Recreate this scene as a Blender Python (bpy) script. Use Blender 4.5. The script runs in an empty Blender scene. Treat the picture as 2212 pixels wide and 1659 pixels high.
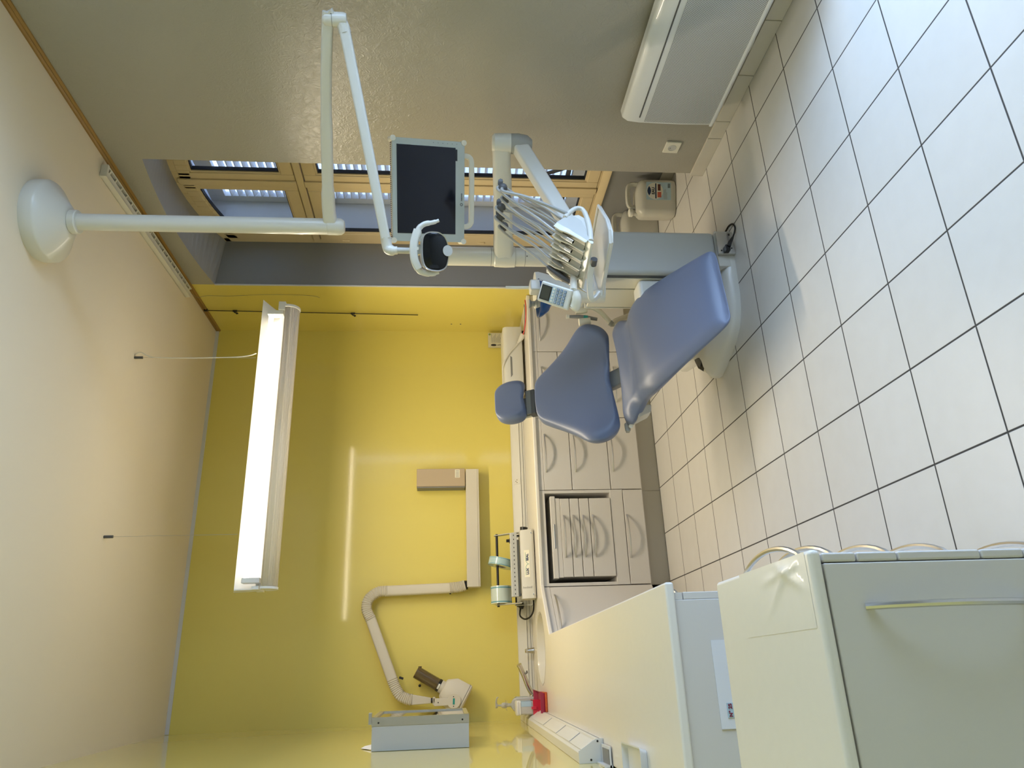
import bpy, bmesh, math, random
from mathutils import Vector, Matrix
random.seed(7)
PI = math.pi
SC = bpy.context.scene
COL = SC.collection

# ------------------------------------------------------------------ materials
MATS = {}
def mat(name, col, rough=0.5, metal=0.0, spec=0.5, coat=0.0, coat_rough=0.05, trans=0.0, ior=1.45,
        noise=0.0, nscale=8.0, bump=0.0, bscale=60.0, bdist=0.004, emit=None, estr=0.0, sheen=0.0, alpha=1.0):
    if name in MATS: return MATS[name]
    m = bpy.data.materials.new(name); m.use_nodes = True
    nt = m.node_tree; b = nt.nodes['Principled BSDF']
    b.inputs['Base Color'].default_value = (*col, 1)
    b.inputs['Roughness'].default_value = rough
    b.inputs['Metallic'].default_value = metal
    b.inputs['Specular IOR Level'].default_value = spec
    b.inputs['Coat Weight'].default_value = coat
    b.inputs['Coat Roughness'].default_value = coat_rough
    b.inputs['Transmission Weight'].default_value = trans
    b.inputs['IOR'].default_value = ior
    b.inputs['Alpha'].default_value = alpha
    tc = nt.nodes.new('ShaderNodeTexCoord')
    if noise > 0:
        n = nt.nodes.new('ShaderNodeTexNoise'); n.inputs['Scale'].default_value = nscale; n.inputs['Detail'].default_value = 4
        mx = nt.nodes.new('ShaderNodeMix'); mx.data_type = 'RGBA'
        mx.inputs[6].default_value = (*[c * (1 - noise) for c in col], 1)
        mx.inputs[7].default_value = (*[min(1, c * (1 + noise)) for c in col], 1)
        nt.links.new(tc.outputs['Object'], n.inputs['Vector'])
        nt.links.new(n.outputs['Fac'], mx.inputs[0]); nt.links.new(mx.outputs[2], b.inputs['Base Color'])
    if bump > 0:
        n2 = nt.nodes.new('ShaderNodeTexNoise'); n2.inputs['Scale'].default_value = bscale; n2.inputs['Detail'].default_value = 5
        bp = nt.nodes.new('ShaderNodeBump'); bp.inputs['Strength'].default_value = bump; bp.inputs['Distance'].default_value = bdist
        nt.links.new(tc.outputs['Object'], n2.inputs['Vector'])
        nt.links.new(n2.outputs['Fac'], bp.inputs['Height']); nt.links.new(bp.outputs['Normal'], b.inputs['Normal'])
    if emit:
        b.inputs['Emission Color'].default_value = (*emit, 1); b.inputs['Emission Strength'].default_value = estr
    MATS[name] = m
    return m

def nodes_of(m): return m.node_tree.nodes, m.node_tree.links

M_white   = mat('unit_white_plastic', (.66, .65, .60), .32, coat=.25)
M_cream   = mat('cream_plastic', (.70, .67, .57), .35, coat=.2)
M_xray    = mat('xray_beige_plastic', (.62, .57, .47), .5, bump=.05, bscale=400)
M_xbox    = mat('xray_tan_box', (.46, .36, .24), .55, bump=.05, bscale=300)
M_cab     = mat('cabinet_laminate', (.65, .615, .57), .42, coat=.1, bump=.015, bscale=500)
M_plinth  = mat('plinth_laminate', (.46, .43, .36), .5)
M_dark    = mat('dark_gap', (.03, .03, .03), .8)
M_top     = mat('worktop_solid_surface', (.78, .735, .66), .3, coat=.15, noise=.02, nscale=40)
M_basin   = mat('sink_solid_surface', (.72, .69, .61), .2, coat=.4)
M_trunk   = mat('trunking_pvc', (.68, .66, .60), .35, coat=.15)
M_steel   = mat('brushed_steel', (.62, .60, .56), .28, 1.0)
M_chrome  = mat('chrome', (.75, .75, .75), .08, 1.0)
M_satin   = mat('satin_silver', (.55, .54, .52), .35, 1.0)
M_black   = mat('black_plastic', (.012, .012, .013), .4)
M_rubber  = mat('black_rubber', (.015, .015, .015), .6)
M_grey    = mat('grey_plastic', (.20, .20, .19), .45)
M_midgrey = mat('mid_grey_plastic', (.34, .34, .32), .45)
M_lgrey   = mat('light_grey_plastic', (.50, .50, .47), .4)
M_dgrey   = mat('dark_grey_plastic', (.09, .09, .09), .45)
M_hose    = mat('grey_hose', (.40, .39, .36), .38, coat=.3)
M_blue    = mat('blue_plastic', (.005, .06, .22), .2, coat=.5)
M_vinyl   = mat('blue_vinyl', (.125, .155, .245), .38, coat=.12, coat_rough=.3, bump=.03, bscale=350, bdist=.002)
M_wood    = mat('window_oak_paint', (.60, .48, .29), .45, noise=.10, nscale=5, coat=.1)
M_woodtrim= mat('varnished_wood_trim', (.30, .17, .045), .4, noise=.15, nscale=9)
M_seal    = mat('black_glazing_seal', (.015, .015, .018), .7)
M_radwhite= mat('radiator_white_enamel', (.70, .70, .69), .3, coat=.3)
M_ceilw   = mat('white_strip', (.62, .62, .60), .5)
M_paper   = mat('white_paper', (.74, .74, .76), .7)
M_magenta = mat('magenta_plastic', (.38, .02, .07), .35, coat=.3)
M_red     = mat('red_plastic', (.62, .03, .06), .25, coat=.4)
M_orange  = mat('orange_sponge', (.5, .10, .03), .9, noise=.8, nscale=60)
M_label   = mat('blue_label_paper', (.42, .56, .64), .5)
M_labeld  = mat('dark_blue_ink', (.01, .03, .09), .5)
M_labelw  = mat('label_white', (.74, .72, .64), .5)
M_labelc  = mat('label_cream', (.76, .72, .58), .5)
M_teal    = mat('label_teal', (.02, .28, .24), .5)
M_ink     = mat('black_ink', (.02, .02, .03), .5)
M_inkred  = mat('red_ink', (.25, .02, .06), .5)
M_brown   = mat('label_brown_ink', (.10, .03, .02), .5)
M_salmon  = mat('label_salmon_ink', (.55, .12, .07), .5)
M_redwire = mat('red_wire', (.65, .05, .04), .35)
M_carton  = mat('printed_carton', (.62, .58, .44), .6, noise=.08, nscale=60)
M_screen  = mat('monitor_screen_glass', (.002, .003, .010), .12, spec=.5)
M_monframe= mat('monitor_glass_frame', (.42, .46, .43), .15, coat=.5)
M_lcd     = mat('lcd_olive', (.05, .05, .035), .25)
M_shutter = mat('shutter_white_paint', (.66, .67, .70), .5, noise=.05, nscale=6)
M_outside = mat('exterior_plaster_white', (.72, .73, .76), .7, noise=.06, nscale=5)
M_darkbar = mat('exterior_dark_iron', (.03, .03, .035), .6)
M_pouch   = mat('pouch_roll_film', (.42, .58, .60), .22, coat=.5)
M_pouchg  = mat('pouch_roll_pale', (.55, .62, .56), .22, coat=.5)
M_core    = mat('paper_core', (.40, .34, .26), .8)
M_sealb   = mat('sealer_enamel', (.60, .58, .52), .4, bump=.03, bscale=500)
M_clear   = mat('milky_clear_plastic', (.70, .69, .64), .25, trans=.45, coat=.2)
M_bottle  = mat('milky_bottle', (.74, .72, .64), .3, trans=.35)
M_lampgl  = mat('lamp_front_glass', (.006, .007, .008), .08, spec=.35)
M_cone    = mat('smoked_cone', (.16, .11, .045), .2, trans=.35, coat=.4)
M_board   = mat('grey_box_panel', (.46, .47, .46), .35, coat=.15)
M_mirror  = mat('light_box_glass', (.70, .68, .62), .04, 1.0)
M_lampw   = mat('lamp_white_enamel', (.82, .81, .78), .35)
M_tube    = mat('fluorescent_tube', (1, 1, 1), .4, emit=(1.0, .90, .72), estr=14)
M_skirt   = None

def glass_mat():
    m = bpy.data.materials.new('window_glass'); m.use_nodes = True
    n, l = nodes_of(m); n.remove(n['Principled BSDF'])
    t = n.new('ShaderNodeBsdfTransparent'); g = n.new('ShaderNodeBsdfGlossy'); g.inputs['Roughness'].default_value = .01
    t.inputs[0].default_value = (.96, .97, .98, 1)
    lw = n.new('ShaderNodeLayerWeight'); lw.inputs[0].default_value = .5
    f = n.new('ShaderNodeMath'); f.operation = 'POWER'; f.inputs[1].default_value = 5; l.new(lw.outputs['Facing'], f.inputs[0])
    k = n.new('ShaderNodeMath'); k.operation = 'MULTIPLY_ADD'; k.inputs[1].default_value = .9; k.inputs[2].default_value = .03; l.new(f.outputs[0], k.inputs[0])
    mx = n.new('ShaderNodeMixShader')
    l.new(k.outputs[0], mx.inputs[0]); l.new(t.outputs[0], mx.inputs[1]); l.new(g.outputs[0], mx.inputs[2])
    l.new(mx.outputs[0], n['Material Output'].inputs[0])
    return m
M_glass = glass_mat()

def tile_mat():
    m = bpy.data.materials.new('floor_tiles'); m.use_nodes = True
    n, l = nodes_of(m); b = n['Principled BSDF']
    geo = n.new('ShaderNodeNewGeometry'); sep = n.new('ShaderNodeSeparateXYZ'); l.new(geo.outputs['Position'], sep.inputs[0])
    P = .304; W = .0036
    def line(out):
        a = n.new('ShaderNodeMath'); a.operation = 'DIVIDE'; a.inputs[1].default_value = P; l.new(out, a.inputs[0])
        f = n.new('ShaderNodeMath'); f.operation = 'FRACT'; l.new(a.outputs[0], f.inputs[0])
        s = n.new('ShaderNodeMath'); s.operation = 'SUBTRACT'; s.inputs[1].default_value = .5; l.new(f.outputs[0], s.inputs[0])
        ab = n.new('ShaderNodeMath'); ab.operation = 'ABSOLUTE'; l.new(s.outputs[0], ab.inputs[0])
        mr = n.new('ShaderNodeMapRange'); mr.inputs[1].default_value = .5 - W / P; mr.inputs[2].default_value = .5 - .55 * W / P
        l.new(ab.outputs[0], mr.inputs[0])
        fl = n.new('ShaderNodeMath'); fl.operation = 'FLOOR'; l.new(a.outputs[0], fl.inputs[0])
        return mr.outputs[0], fl.outputs[0]
    lx, fx = line(sep.outputs[0]); ly, fy = line(sep.outputs[1])
    mxm = n.new('ShaderNodeMath'); mxm.operation = 'MAXIMUM'; l.new(lx, mxm.inputs[0]); l.new(ly, mxm.inputs[1])
    cmb = n.new('ShaderNodeCombineXYZ'); l.new(fx, cmb.inputs[0]); l.new(fy, cmb.inputs[1])
    wn = n.new('ShaderNodeTexWhiteNoise'); l.new(cmb.outputs[0], wn.inputs['Vector'])
    mot = n.new('ShaderNodeTexNoise'); mot.inputs['Scale'].default_value = 14; mot.inputs['Detail'].default_value = 6
    l.new(geo.outputs['Position'], mot.inputs['Vector'])
    c1 = n.new('ShaderNodeMix'); c1.data_type = 'RGBA'
    c1.inputs[6].default_value = (.58, .555, .515, 1); c1.inputs[7].default_value = (.655, .635, .60, 1)
    avg = n.new('ShaderNodeMath'); avg.operation = 'MULTIPLY_ADD'; avg.inputs[1].default_value = .35
    l.new(wn.outputs['Value'], avg.inputs[0]); 
    mm = n.new('ShaderNodeMath'); mm.operation = 'MULTIPLY'; mm.inputs[1].default_value = .65; l.new(mot.outputs['Fac'], mm.inputs[0])
    l.new(mm.outputs[0], avg.inputs[2]); l.new(avg.outputs[0], c1.inputs[0])
    c2 = n.new('ShaderNodeMix'); c2.data_type = 'RGBA'; c2.inputs[7].default_value = (.045, .040, .035, 1)
    l.new(c1.outputs[2], c2.inputs[6]); l.new(mxm.outputs[0], c2.inputs[0]); l.new(c2.outputs[2], b.inputs['Base Color'])
    rr = n.new('ShaderNodeMapRange'); rr.inputs[3].default_value = .36; rr.inputs[4].default_value = .8; l.new(mxm.outputs[0], rr.inputs[0]); l.new(rr.outputs[0], b.inputs['Roughness'])
    fine = n.new('ShaderNodeTexNoise'); fine.inputs['Scale'].default_value = 90; l.new(geo.outputs['Position'], fine.inputs['Vector'])
    hs = n.new('ShaderNodeMath'); hs.operation = 'MULTIPLY_ADD'; hs.inputs[1].default_value = -1.0; l.new(mxm.outputs[0], hs.inputs[0])
    fm = n.new('ShaderNodeMath'); fm.operation = 'MULTIPLY'; fm.inputs[1].default_value = .12; l.new(fine.outputs['Fac'], fm.inputs[0]); l.new(fm.outputs[0], hs.inputs[2])
    bp = n.new('ShaderNodeBump'); bp.inputs['Distance'].default_value = .0015; bp.inputs['Strength'].default_value = .6
    l.new(hs.outputs[0], bp.inputs['Height']); l.new(bp.outputs[0], b.inputs['Normal'])
    return m
M_floor = tile_mat()

def wall_paint(name, col, rough, coat, coat_rough, wscale=0, wstr=0, wdist=.002, var=.03):
    m = bpy.data.materials.new(name); m.use_nodes = True
    n, l = nodes_of(m); b = n['Principled BSDF']
    geo = n.new('ShaderNodeNewGeometry')
    b.inputs['Roughness'].default_value = rough; b.inputs['Coat Weight'].default_value = coat; b.inputs['Coat Roughness'].default_value = coat_rough
    t = n.new('ShaderNodeTexNoise'); t.inputs['Scale'].default_value = 1.7; t.inputs['Detail'].default_value = 5; l.new(geo.outputs['Position'], t.inputs['Vector'])
    mx = n.new('ShaderNodeMix'); mx.data_type = 'RGBA'
    mx.inputs[6].default_value = (*[c * (1 - var) for c in col], 1); mx.inputs[7].default_value = (*[c * (1 + var) for c in col], 1)
    l.new(t.outputs['Fac'], mx.inputs[0]); l.new(mx.outputs[2], b.inputs['Base Color'])
    if wstr:
        a = n.new('ShaderNodeTexNoise'); a.inputs['Scale'].default_value = wscale; a.inputs['Detail'].default_value = 6; a.inputs['Distortion'].default_value = 1.6
        l.new(geo.outputs['Position'], a.inputs['Vector'])
        rg = n.new('ShaderNodeMath'); rg.operation = 'SUBTRACT'; rg.inputs[1].default_value = .5; l.new(a.outputs['Fac'], rg.inputs[0])
        ab = n.new('ShaderNodeMath'); ab.operation = 'ABSOLUTE'; l.new(rg.outputs[0], ab.inputs[0])
        bp = n.new('ShaderNodeBump'); bp.inputs['Strength'].default_value = wstr; bp.inputs['Distance'].default_value = wdist
        l.new(ab.outputs[0], bp.inputs['Height']); l.new(bp.outputs[0], b.inputs['Normal'])
        l.new(bp.outputs[0], b.inputs['Coat Normal'])
    return m
M_yellow = wall_paint('yellow_gloss_paint', (.73, .61, .135), .42, .45, .09, 30, .05, .001, .03)
M_yellowside = wall_paint('yellow_gloss_panel', (.70, .59, .19), .35, 1.0, .03, 0, 0, 0, .02)
M_greyw  = wall_paint('crumpled_grey_wallpaper', (.345, .325, .275), .40, .5, .20, 30, .6, .005, .06)
M_niche  = wall_paint('plain_grey_paint', (.215, .215, .215), .6, .08, .3, 60, .05, .001, .04)
M_ceil   = wall_paint('ceiling_paint', (.76, .665, .51), .65, .1, .3, 40, .03, .001, .02)
M_plain  = wall_paint('plain_white_wall', (.66, .65, .62), .6, 0, .3)
M_skirt  = mat('skirting_tile', (.60, .56, .49), .3, coat=.3, noise=.06, nscale=12)
M_reveal = mat('niche_soffit_paint', (.30, .30, .295), .55, noise=.05, nscale=4)

# perforated lamp shade: white metal with a procedural grid of holes
def perf_mat():
    m = bpy.data.materials.new('perforated_white_metal'); m.use_nodes = True
    n, l = nodes_of(m); b = n['Principled BSDF']; b.inputs['Base Color'].default_value = (.80, .77, .70, 1); b.inputs['Roughness'].default_value = .4
    tc = n.new('ShaderNodeTexCoord'); v = n.new('ShaderNodeTexVoronoi'); v.inputs['Scale'].default_value = 160; v.inputs['Randomness'].default_value = .0
    l.new(tc.outputs['Object'], v.inputs['Vector'])
    lt = n.new('ShaderNodeMath'); lt.operation = 'LESS_THAN'; lt.inputs[1].default_value = .33; l.new(v.outputs['Distance'], lt.inputs[0])
    tr = n.new('ShaderNodeBsdfTransparent'); tl = n.new('ShaderNodeBsdfTranslucent'); tl.inputs[0].default_value = (.8, .72, .58, 1)
    ms0 = n.new('ShaderNodeMixShader'); ms0.inputs[0].default_value = .35; l.new(b.outputs[0], ms0.inputs[1]); l.new(tl.outputs[0], ms0.inputs[2])
    ms = n.new('ShaderNodeMixShader'); l.new(lt.outputs[0], ms.inputs[0]); l.new(ms0.outputs[0], ms.inputs[1]); l.new(tr.outputs[0], ms.inputs[2])
    l.new(ms.outputs[0], n['Material Output'].inputs[0])
    return m
M_perf = perf_mat()
def mesh_mat():
    m = bpy.data.materials.new('perforated_grille'); m.use_nodes = True
    n, l = nodes_of(m); b = n['Principled BSDF']; b.inputs['Roughness'].default_value = .45
    geo = n.new('ShaderNodeNewGeometry'); sep = n.new('ShaderNodeSeparateXYZ'); l.new(geo.outputs['Position'], sep.inputs[0])
    def fr(out, p, off=None):
        a = n.new('ShaderNodeMath'); a.operation = 'DIVIDE'; a.inputs[1].default_value = p; l.new(out, a.inputs[0])
        cur = a.outputs[0]
        if off is not None:
            ad = n.new('ShaderNodeMath'); ad.operation = 'ADD'; l.new(cur, ad.inputs[0]); l.new(off, ad.inputs[1]); cur = ad.outputs[0]
        f = n.new('ShaderNodeMath'); f.operation = 'FRACT'; l.new(cur, f.inputs[0])
        s = n.new('ShaderNodeMath'); s.operation = 'SUBTRACT'; s.inputs[1].default_value = .5; l.new(f.outputs[0], s.inputs[0])
        p2 = n.new('ShaderNodeMath'); p2.operation = 'POWER'; p2.inputs[1].default_value = 2; l.new(s.outputs[0], p2.inputs[0])
        return p2.outputs[0], a.outputs[0]
    dz, rz = fr(sep.outputs[2], .0062)
    fl = n.new('ShaderNodeMath'); fl.operation = 'FLOOR'; l.new(rz, fl.inputs[0])
    hf = n.new('ShaderNodeMath'); hf.operation = 'MULTIPLY'; hf.inputs[1].default_value = .5; l.new(fl.outputs[0], hf.inputs[0])
    dy, _ = fr(sep.outputs[1], .0072, hf.outputs[0])
    sm = n.new('ShaderNodeMath'); sm.operation = 'ADD'; l.new(dz, sm.inputs[0]); l.new(dy, sm.inputs[1])
    lt = n.new('ShaderNodeMath'); lt.operation = 'LESS_THAN'; lt.inputs[1].default_value = .085; l.new(sm.outputs[0], lt.inputs[0])
    mx = n.new('ShaderNodeMix'); mx.data_type = 'RGBA'; mx.inputs[6].default_value = (.56, .56, .55, 1); mx.inputs[7].default_value = (.05, .05, .05, 1)
    l.new(lt.outputs[0], mx.inputs[0]); l.new(mx.outputs[2], b.inputs['Base Color'])
    return m
M_grille = mesh_mat()

# ------------------------------------------------------------------ mesh building
class MB:
    def __init__(s): s.bm = bmesh.new()
    def poly(s, vs): 
        v = [s.bm.verts.new(Vector(p)) for p in vs]; return s.bm.faces.new(v)
    def box(s, c, d, rz=0, R=None):
        c = Vector(c); hx, hy, hz = d[0] / 2, d[1] / 2, d[2] / 2
        Rm = R if R is not None else Matrix.Rotation(rz, 3, 'Z')
        v = [s.bm.verts.new(c + Rm @ Vector((x * hx, y * hy, z * hz))) for x in (-1, 1) for y in (-1, 1) for z in (-1, 1)]
        for f in ((0, 1, 3, 2), (4, 6, 7, 5), (0, 4, 5, 1), (2, 3, 7, 6), (0, 2, 6, 4), (1, 5, 7, 3)): s.bm.faces.new([v[i] for i in f])
        return s
    def bb(s, a, b):
        a, b = Vector(a), Vector(b); return s.box((a + b) / 2, [abs(b[i] - a[i]) for i in range(3)])
    def prism(s, pts, vec):
        """pts: 3D loop; extruded by vec"""
        vec = Vector(vec); a = [s.bm.verts.new(Vector(p)) for p in pts]; b = [s.bm.verts.new(Vector(p) + vec) for p in pts]
        n = len(pts); s.bm.faces.new(a[::-1]); s.bm.faces.new(b)
        for i in range(n): s.bm.faces.new((a[i], a[(i + 1) % n], b[(i + 1) % n], b[i]))
        return s
    def loft(s, rings, cap=True, closed=True):
        R = [[s.bm.verts.new(Vector(p)) for p in r] for r in rings]
        for a, b in zip(R[:-1], R[1:]):
            n = len(a)
            for i in range(n if closed else n - 1):
                s.bm.faces.new((a[i], a[(i + 1) % n], b[(i + 1) % n], b[i]))
        if cap and closed: s.bm.faces.new(R[0][::-1]); s.bm.faces.new(R[-1])
        return s
    def lathe(s, prof, c=(0, 0, 0), axis=(0, 0, 1), seg=32, cap=True):
        ax = Vector(axis).normalized(); t = Vector((1, 0, 0)) if abs(ax.x) < .9 else Vector((0, 1, 0))
        u = ax.cross(t).normalized(); w = ax.cross(u); c = Vector(c)
        rings = [[c + ax * h + (u * math.cos(2 * PI * k / seg) + w * math.sin(2 * PI * k / seg)) * max(r, 1e-4) for k in range(seg)] for r, h in prof]
        return s.loft(rings, cap)
    def cyl(s, a, b, r, r2=None, seg=20):
        a, b = Vector(a), Vector(b); L = (b - a).length
        return s.lathe([(r, 0), (r if r2 is None else r2, L)], a, (b - a), seg)
    def tube(s, pts, r, seg=10, smooth=0, sq=None, up=None):
        P = [Vector(p) for p in pts]
        if smooth: P = spline(P, smooth)
        n = len(P); rr = r if isinstance(r, (list, tuple)) else [r] * n
        if len(rr) != n: rr = [rr[min(len(rr) - 1, int(round(i * (len(rr) - 1) / (n - 1))))] for i in range(n)]
        T = [(P[min(i + 1, n - 1)] - P[max(i - 1, 0)]).normalized() for i in range(n)]
        t0 = T[0]; ref = Vector(up) if up is not None else (Vector((0, 0, 1)) if abs(t0.z) < .9 else Vector((1, 0, 0)))
        u = (ref - t0 * ref.dot(t0)).normalized(); rings = []
        for i in range(n):
            u = (u - T[i] * u.dot(T[i])).normalized(); w = T[i].cross(u)
            if sq:   # rounded-rectangle section: sq=(half_u, half_w)
                a, b2 = sq; k = min(a, b2) * .45; ring = []
                for (sx, sy, a0) in ((1, 1, 0), (-1, 1, 90), (-1, -1, 180), (1, -1, 270)):
                    for d in (0, 30, 60, 90):
                        an = math.radians(a0 + d); f = rr[i] / rr[0]
                        ring.append(P[i] + u * f * (sx * (a - k) + k * math.cos(an)) + w * f * (sy * (b2 - k) + k * math.sin(an)))
                rings.append(ring)
            else:
                rings.append([P[i] + (u * math.cos(2 * PI * k / seg) + w * math.sin(2 * PI * k / seg)) * rr[i] for k in range(seg)])
        return s.loft(rings)
    def sphere(s, c, r, seg=16):
        if not isinstance(r, (list, tuple)): r = (r, r, r)
        m = Matrix.Translation(Vector(c)) @ Matrix.Diagonal((*r, 1))
        bmesh.ops.create_uvsphere(s.bm, u_segments=seg, v_segments=max(6, seg // 2), radius=1, matrix=m); return s
    def add(s, o):
        me = bpy.data.meshes.new('t'); o.bm.to_mesh(me); s.bm.from_mesh(me); bpy.data.meshes.remove(me); return s

def spline(P, k):
    out = []; n = len(P)
    for i in range(n - 1):
        p0, p1, p2, p3 = P[max(i - 1, 0)], P[i], P[i + 1], P[min(i + 2, n - 1)]
        for j in range(k):
            t = j / k
            out.append(.5 * ((2 * p1) + (p2 - p0) * t + (2 * p0 - 5 * p1 + 4 * p2 - p3) * t * t + (3 * p1 - p0 - 3 * p2 + p3) * t ** 3))
    out.append(P[-1]); return out

def root_of(o):
    while o.parent: o = o.parent
    return o
def build(name, mb, m, parent=None, bevel=0.0, smooth=True, sub=0, seg=2, label=None, ang=35):
    bm = mb.bm
    bmesh.ops.recalc_face_normals(bm, faces=bm.faces)
    me = bpy.data.meshes.new(name)
    if parent is not None: bmesh.ops.translate(bm, verts=bm.verts, vec=-root_of(parent).location)
    bm.to_mesh(me); bm.free()
    me.materials.append(m)
    if smooth:
        me.shade_smooth()
        if not sub and not bevel: me.set_sharp_from_angle(angle=math.radians(ang))
    o = bpy.data.objects.new(name, me); COL.objects.link(o)
    if parent is not None: o.parent = parent
    if sub:
        d = o.modifiers.new('sub', 'SUBSURF'); d.levels = sub; d.render_levels = sub
    if bevel:
        d = o.modifiers.new('bevel', 'BEVEL'); d.width = bevel; d.segments = seg; d.limit_method = 'ANGLE'; d.angle_limit = math.radians(40); d.harden_normals = True
    if label: o['label'] = label
    return o
def thing(name, label, cat, loc, group=None):
    o = bpy.data.objects.new(name, None); o.empty_display_size = .05; COL.objects.link(o)
    o.location = Vector(loc); o['label'] = label; o['category'] = cat
    if group: o['group'] = group
    return o
def tag(o, label, cat, group=None):
    o['label'] = label; o['category'] = cat
    if group: o['group'] = group
    return o
def struct(name, mb, m, parent=None, label=None, **k):
    o = build(name, mb, m, parent, **k)
    if parent is None: o['kind'] = 'structure'
    if label: o['label'] = label
    return o
def copy_tree(o, parent=None):
    c = o.copy(); COL.objects.link(c)
    if parent is not None: c.parent = parent
    for ch in list(o.children): copy_tree(ch, c)
    return c
def text(name, s, size, pos, xdir, ydir, m, parent, align='CENTER', bold=0.0, depth=.0004):
    cu = bpy.data.curves.new(name, 'FONT'); cu.body = s; cu.size = size; cu.align_x = align; cu.align_y = 'CENTER'; cu.extrude = depth; cu.offset = bold
    t = bpy.data.objects.new(name, cu); COL.objects.link(t)
    dg = bpy.context.evaluated_depsgraph_get(); dg.update()
    me = bpy.data.meshes.new_from_object(t.evaluated_get(dg)); bpy.data.objects.remove(t)
    x = Vector(xdir).normalized(); y = Vector(ydir); y = (y - x * y.dot(x)).normalized(); z = x.cross(y)
    loc = Vector(pos) - (root_of(parent).location if parent is not None else Vector())
    Mx = Matrix(((x.x, y.x, z.x, loc.x), (x.y, y.y, z.y, loc.y), (x.z, y.z, z.z, loc.z), (0, 0, 0, 1)))
    me.transform(Mx); me.materials.clear(); me.materials.append(m); me.name = name
    o = bpy.data.objects.new(name, me); COL.objects.link(o)
    if parent is not None: o.parent = parent
    return o
V = Vector

# ------------------------------------------------------------------ setting
XR, YB, ZC, YREAR = 1.121, .86, 3.187, -6.2
def XL(y): return -1.706 - .022 * (YB - y)
XO, XN = 1.545, 1.455           # outer face of the thick right wall, back of the niche
YN0, YN1 = -1.16, .15           # window niche
def assign(o, m, fn):
    o.data.materials.append(m); k = len(o.data.materials) - 1
    for p in o.data.polygons:
        if fn(p): p.material_index = k

mb = MB(); mb.poly([(XL(YREAR) - .1, YREAR, 0), (XO, YREAR, 0), (XO, YB, 0), (XL(YREAR) - .1, YB, 0)])
mb2 = MB().bb((XL(YREAR) - .1, YREAR - .1, -.12), (XO + .02, YB + .1, 0)); mb.bm.free()
struct('floor', mb2, M_floor, smooth=False)
struct('ceiling', MB().bb((XL(YREAR) - .1, YREAR - .1, ZC), (XO + .1, YB + .1, ZC + .12)), M_ceil, smooth=False)
struct('wall_back', MB().bb((-2.0, YB, 0), (XO, YB + .12, ZC)), M_yellow, smooth=False)
struct('wall_left', MB().prism([(XL(YB), YB, 0), (XL(YREAR), YREAR, 0), (XL(YREAR) - .12, YREAR, 0), (XL(YB) - .12, YB, 0)], (0, 0, ZC)), M_yellowside, smooth=False)

def arch_f(y): return 3.0 + .047 * (1 - ((y + .505) / .655) ** 2)
def arch_b(y): return 2.955 + .14 * (1 - ((y + .505) / .655) ** 2)
NA = 24
ys = [YN0 + (YN1 - YN0) * i / NA for i in range(NA + 1)]
# near part of the wall, spandrel over the arch, far part
mb = MB().bb((XR, -2.60, 0), (XO, YN0, ZC)).bb((XR, YREAR, 0), (XO, -4.25, ZC)).bb((XR, -4.25, 0), (XO, -2.60, .10)).bb((XR, -4.25, 2.75), (XO, -2.60, ZC))
o = struct('wall_right', mb, M_greyw, smooth=False)
assign(o, M_niche, lambda p: p.normal.y > .5 and p.center.y > -1.3)
mb = MB()
fr = [mb.bm.verts.new((XR, y, arch_f(y))) for y in ys]; ft = [mb.bm.verts.new((XR, y, ZC)) for y in ys]
bk = [mb.bm.verts.new((XO, y, arch_b(y))) for y in ys]; bt = [mb.bm.verts.new((XO, y, ZC)) for y in ys]
for i in range(NA):
    mb.bm.faces.new((fr[i], fr[i + 1], ft[i + 1], ft[i])); mb.bm.faces.new((fr[i], bk[i], bk[i + 1], fr[i + 1])); mb.bm.faces.new((bk[i], bt[i], bt[i + 1], bk[i + 1])); mb.bm.faces.new((ft[i], ft[i + 1], bt[i + 1], bt[i]))
mb.bm.faces.new((fr[0], ft[0], bt[0], bk[0])); mb.bm.faces.new((fr[NA], bk[NA], bt[NA], ft[NA]))
o = struct('wall_right_spandrel', mb, M_greyw, smooth=False)
assign(o, M_reveal, lambda p: p.normal.z < -.5)
o = struct('wall_right_alcove_side', MB().bb((XR, YN1, 0), (XO, YB, ZC)), M_niche, smooth=False)
assign(o, M_yellow, lambda p: p.normal.x < -.5)
struct('wall_niche', MB().bb((XN, YN0 - .05, 0), (XO + .25, YN1 + .05, .395)), M_niche, smooth=False)
struct('trim_3', MB().bb((XR - .004, YN1 - .006, .0), (XR + .004, YN1 + .004, arch_f(YN1))), M_ceilw, smooth=False)
# rear wall, and an assumed second (out of frame) tall window, added for daylight, in the right wall behind the camera side
wy0, wy1, wz0, wz1 = -4.25, -2.60, .10, 2.75
xl = XL(YREAR)
struct('wall_rear', MB().bb((xl - .1, YREAR - .2, 0), (XO, YREAR, ZC)), M_plain, smooth=False)
w2 = struct('window_assumed', MB().bb((XO - .10, wy0, wz0), (XO - .04, wy0 + .07, wz1)).bb((XO - .10, wy1 - .07, wz0), (XO - .04, wy1, wz1)).bb((XO - .10, wy0, wz1 - .07), (XO - .04, wy1, wz1)).bb((XO - .10, wy0, wz0), (XO - .04, wy1, wz0 + .07)).bb((XO - .10, (wy0 + wy1) / 2 - .04, wz0), (XO - .04, (wy0 + wy1) / 2 + .04, wz1)), M_wood, smooth=False)
struct('pane', MB().bb((XO - .072, wy0 + .07, wz0 + .07), (XO - .068, wy1 - .07, wz1 - .07)), M_glass, w2, smooth=False)
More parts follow.
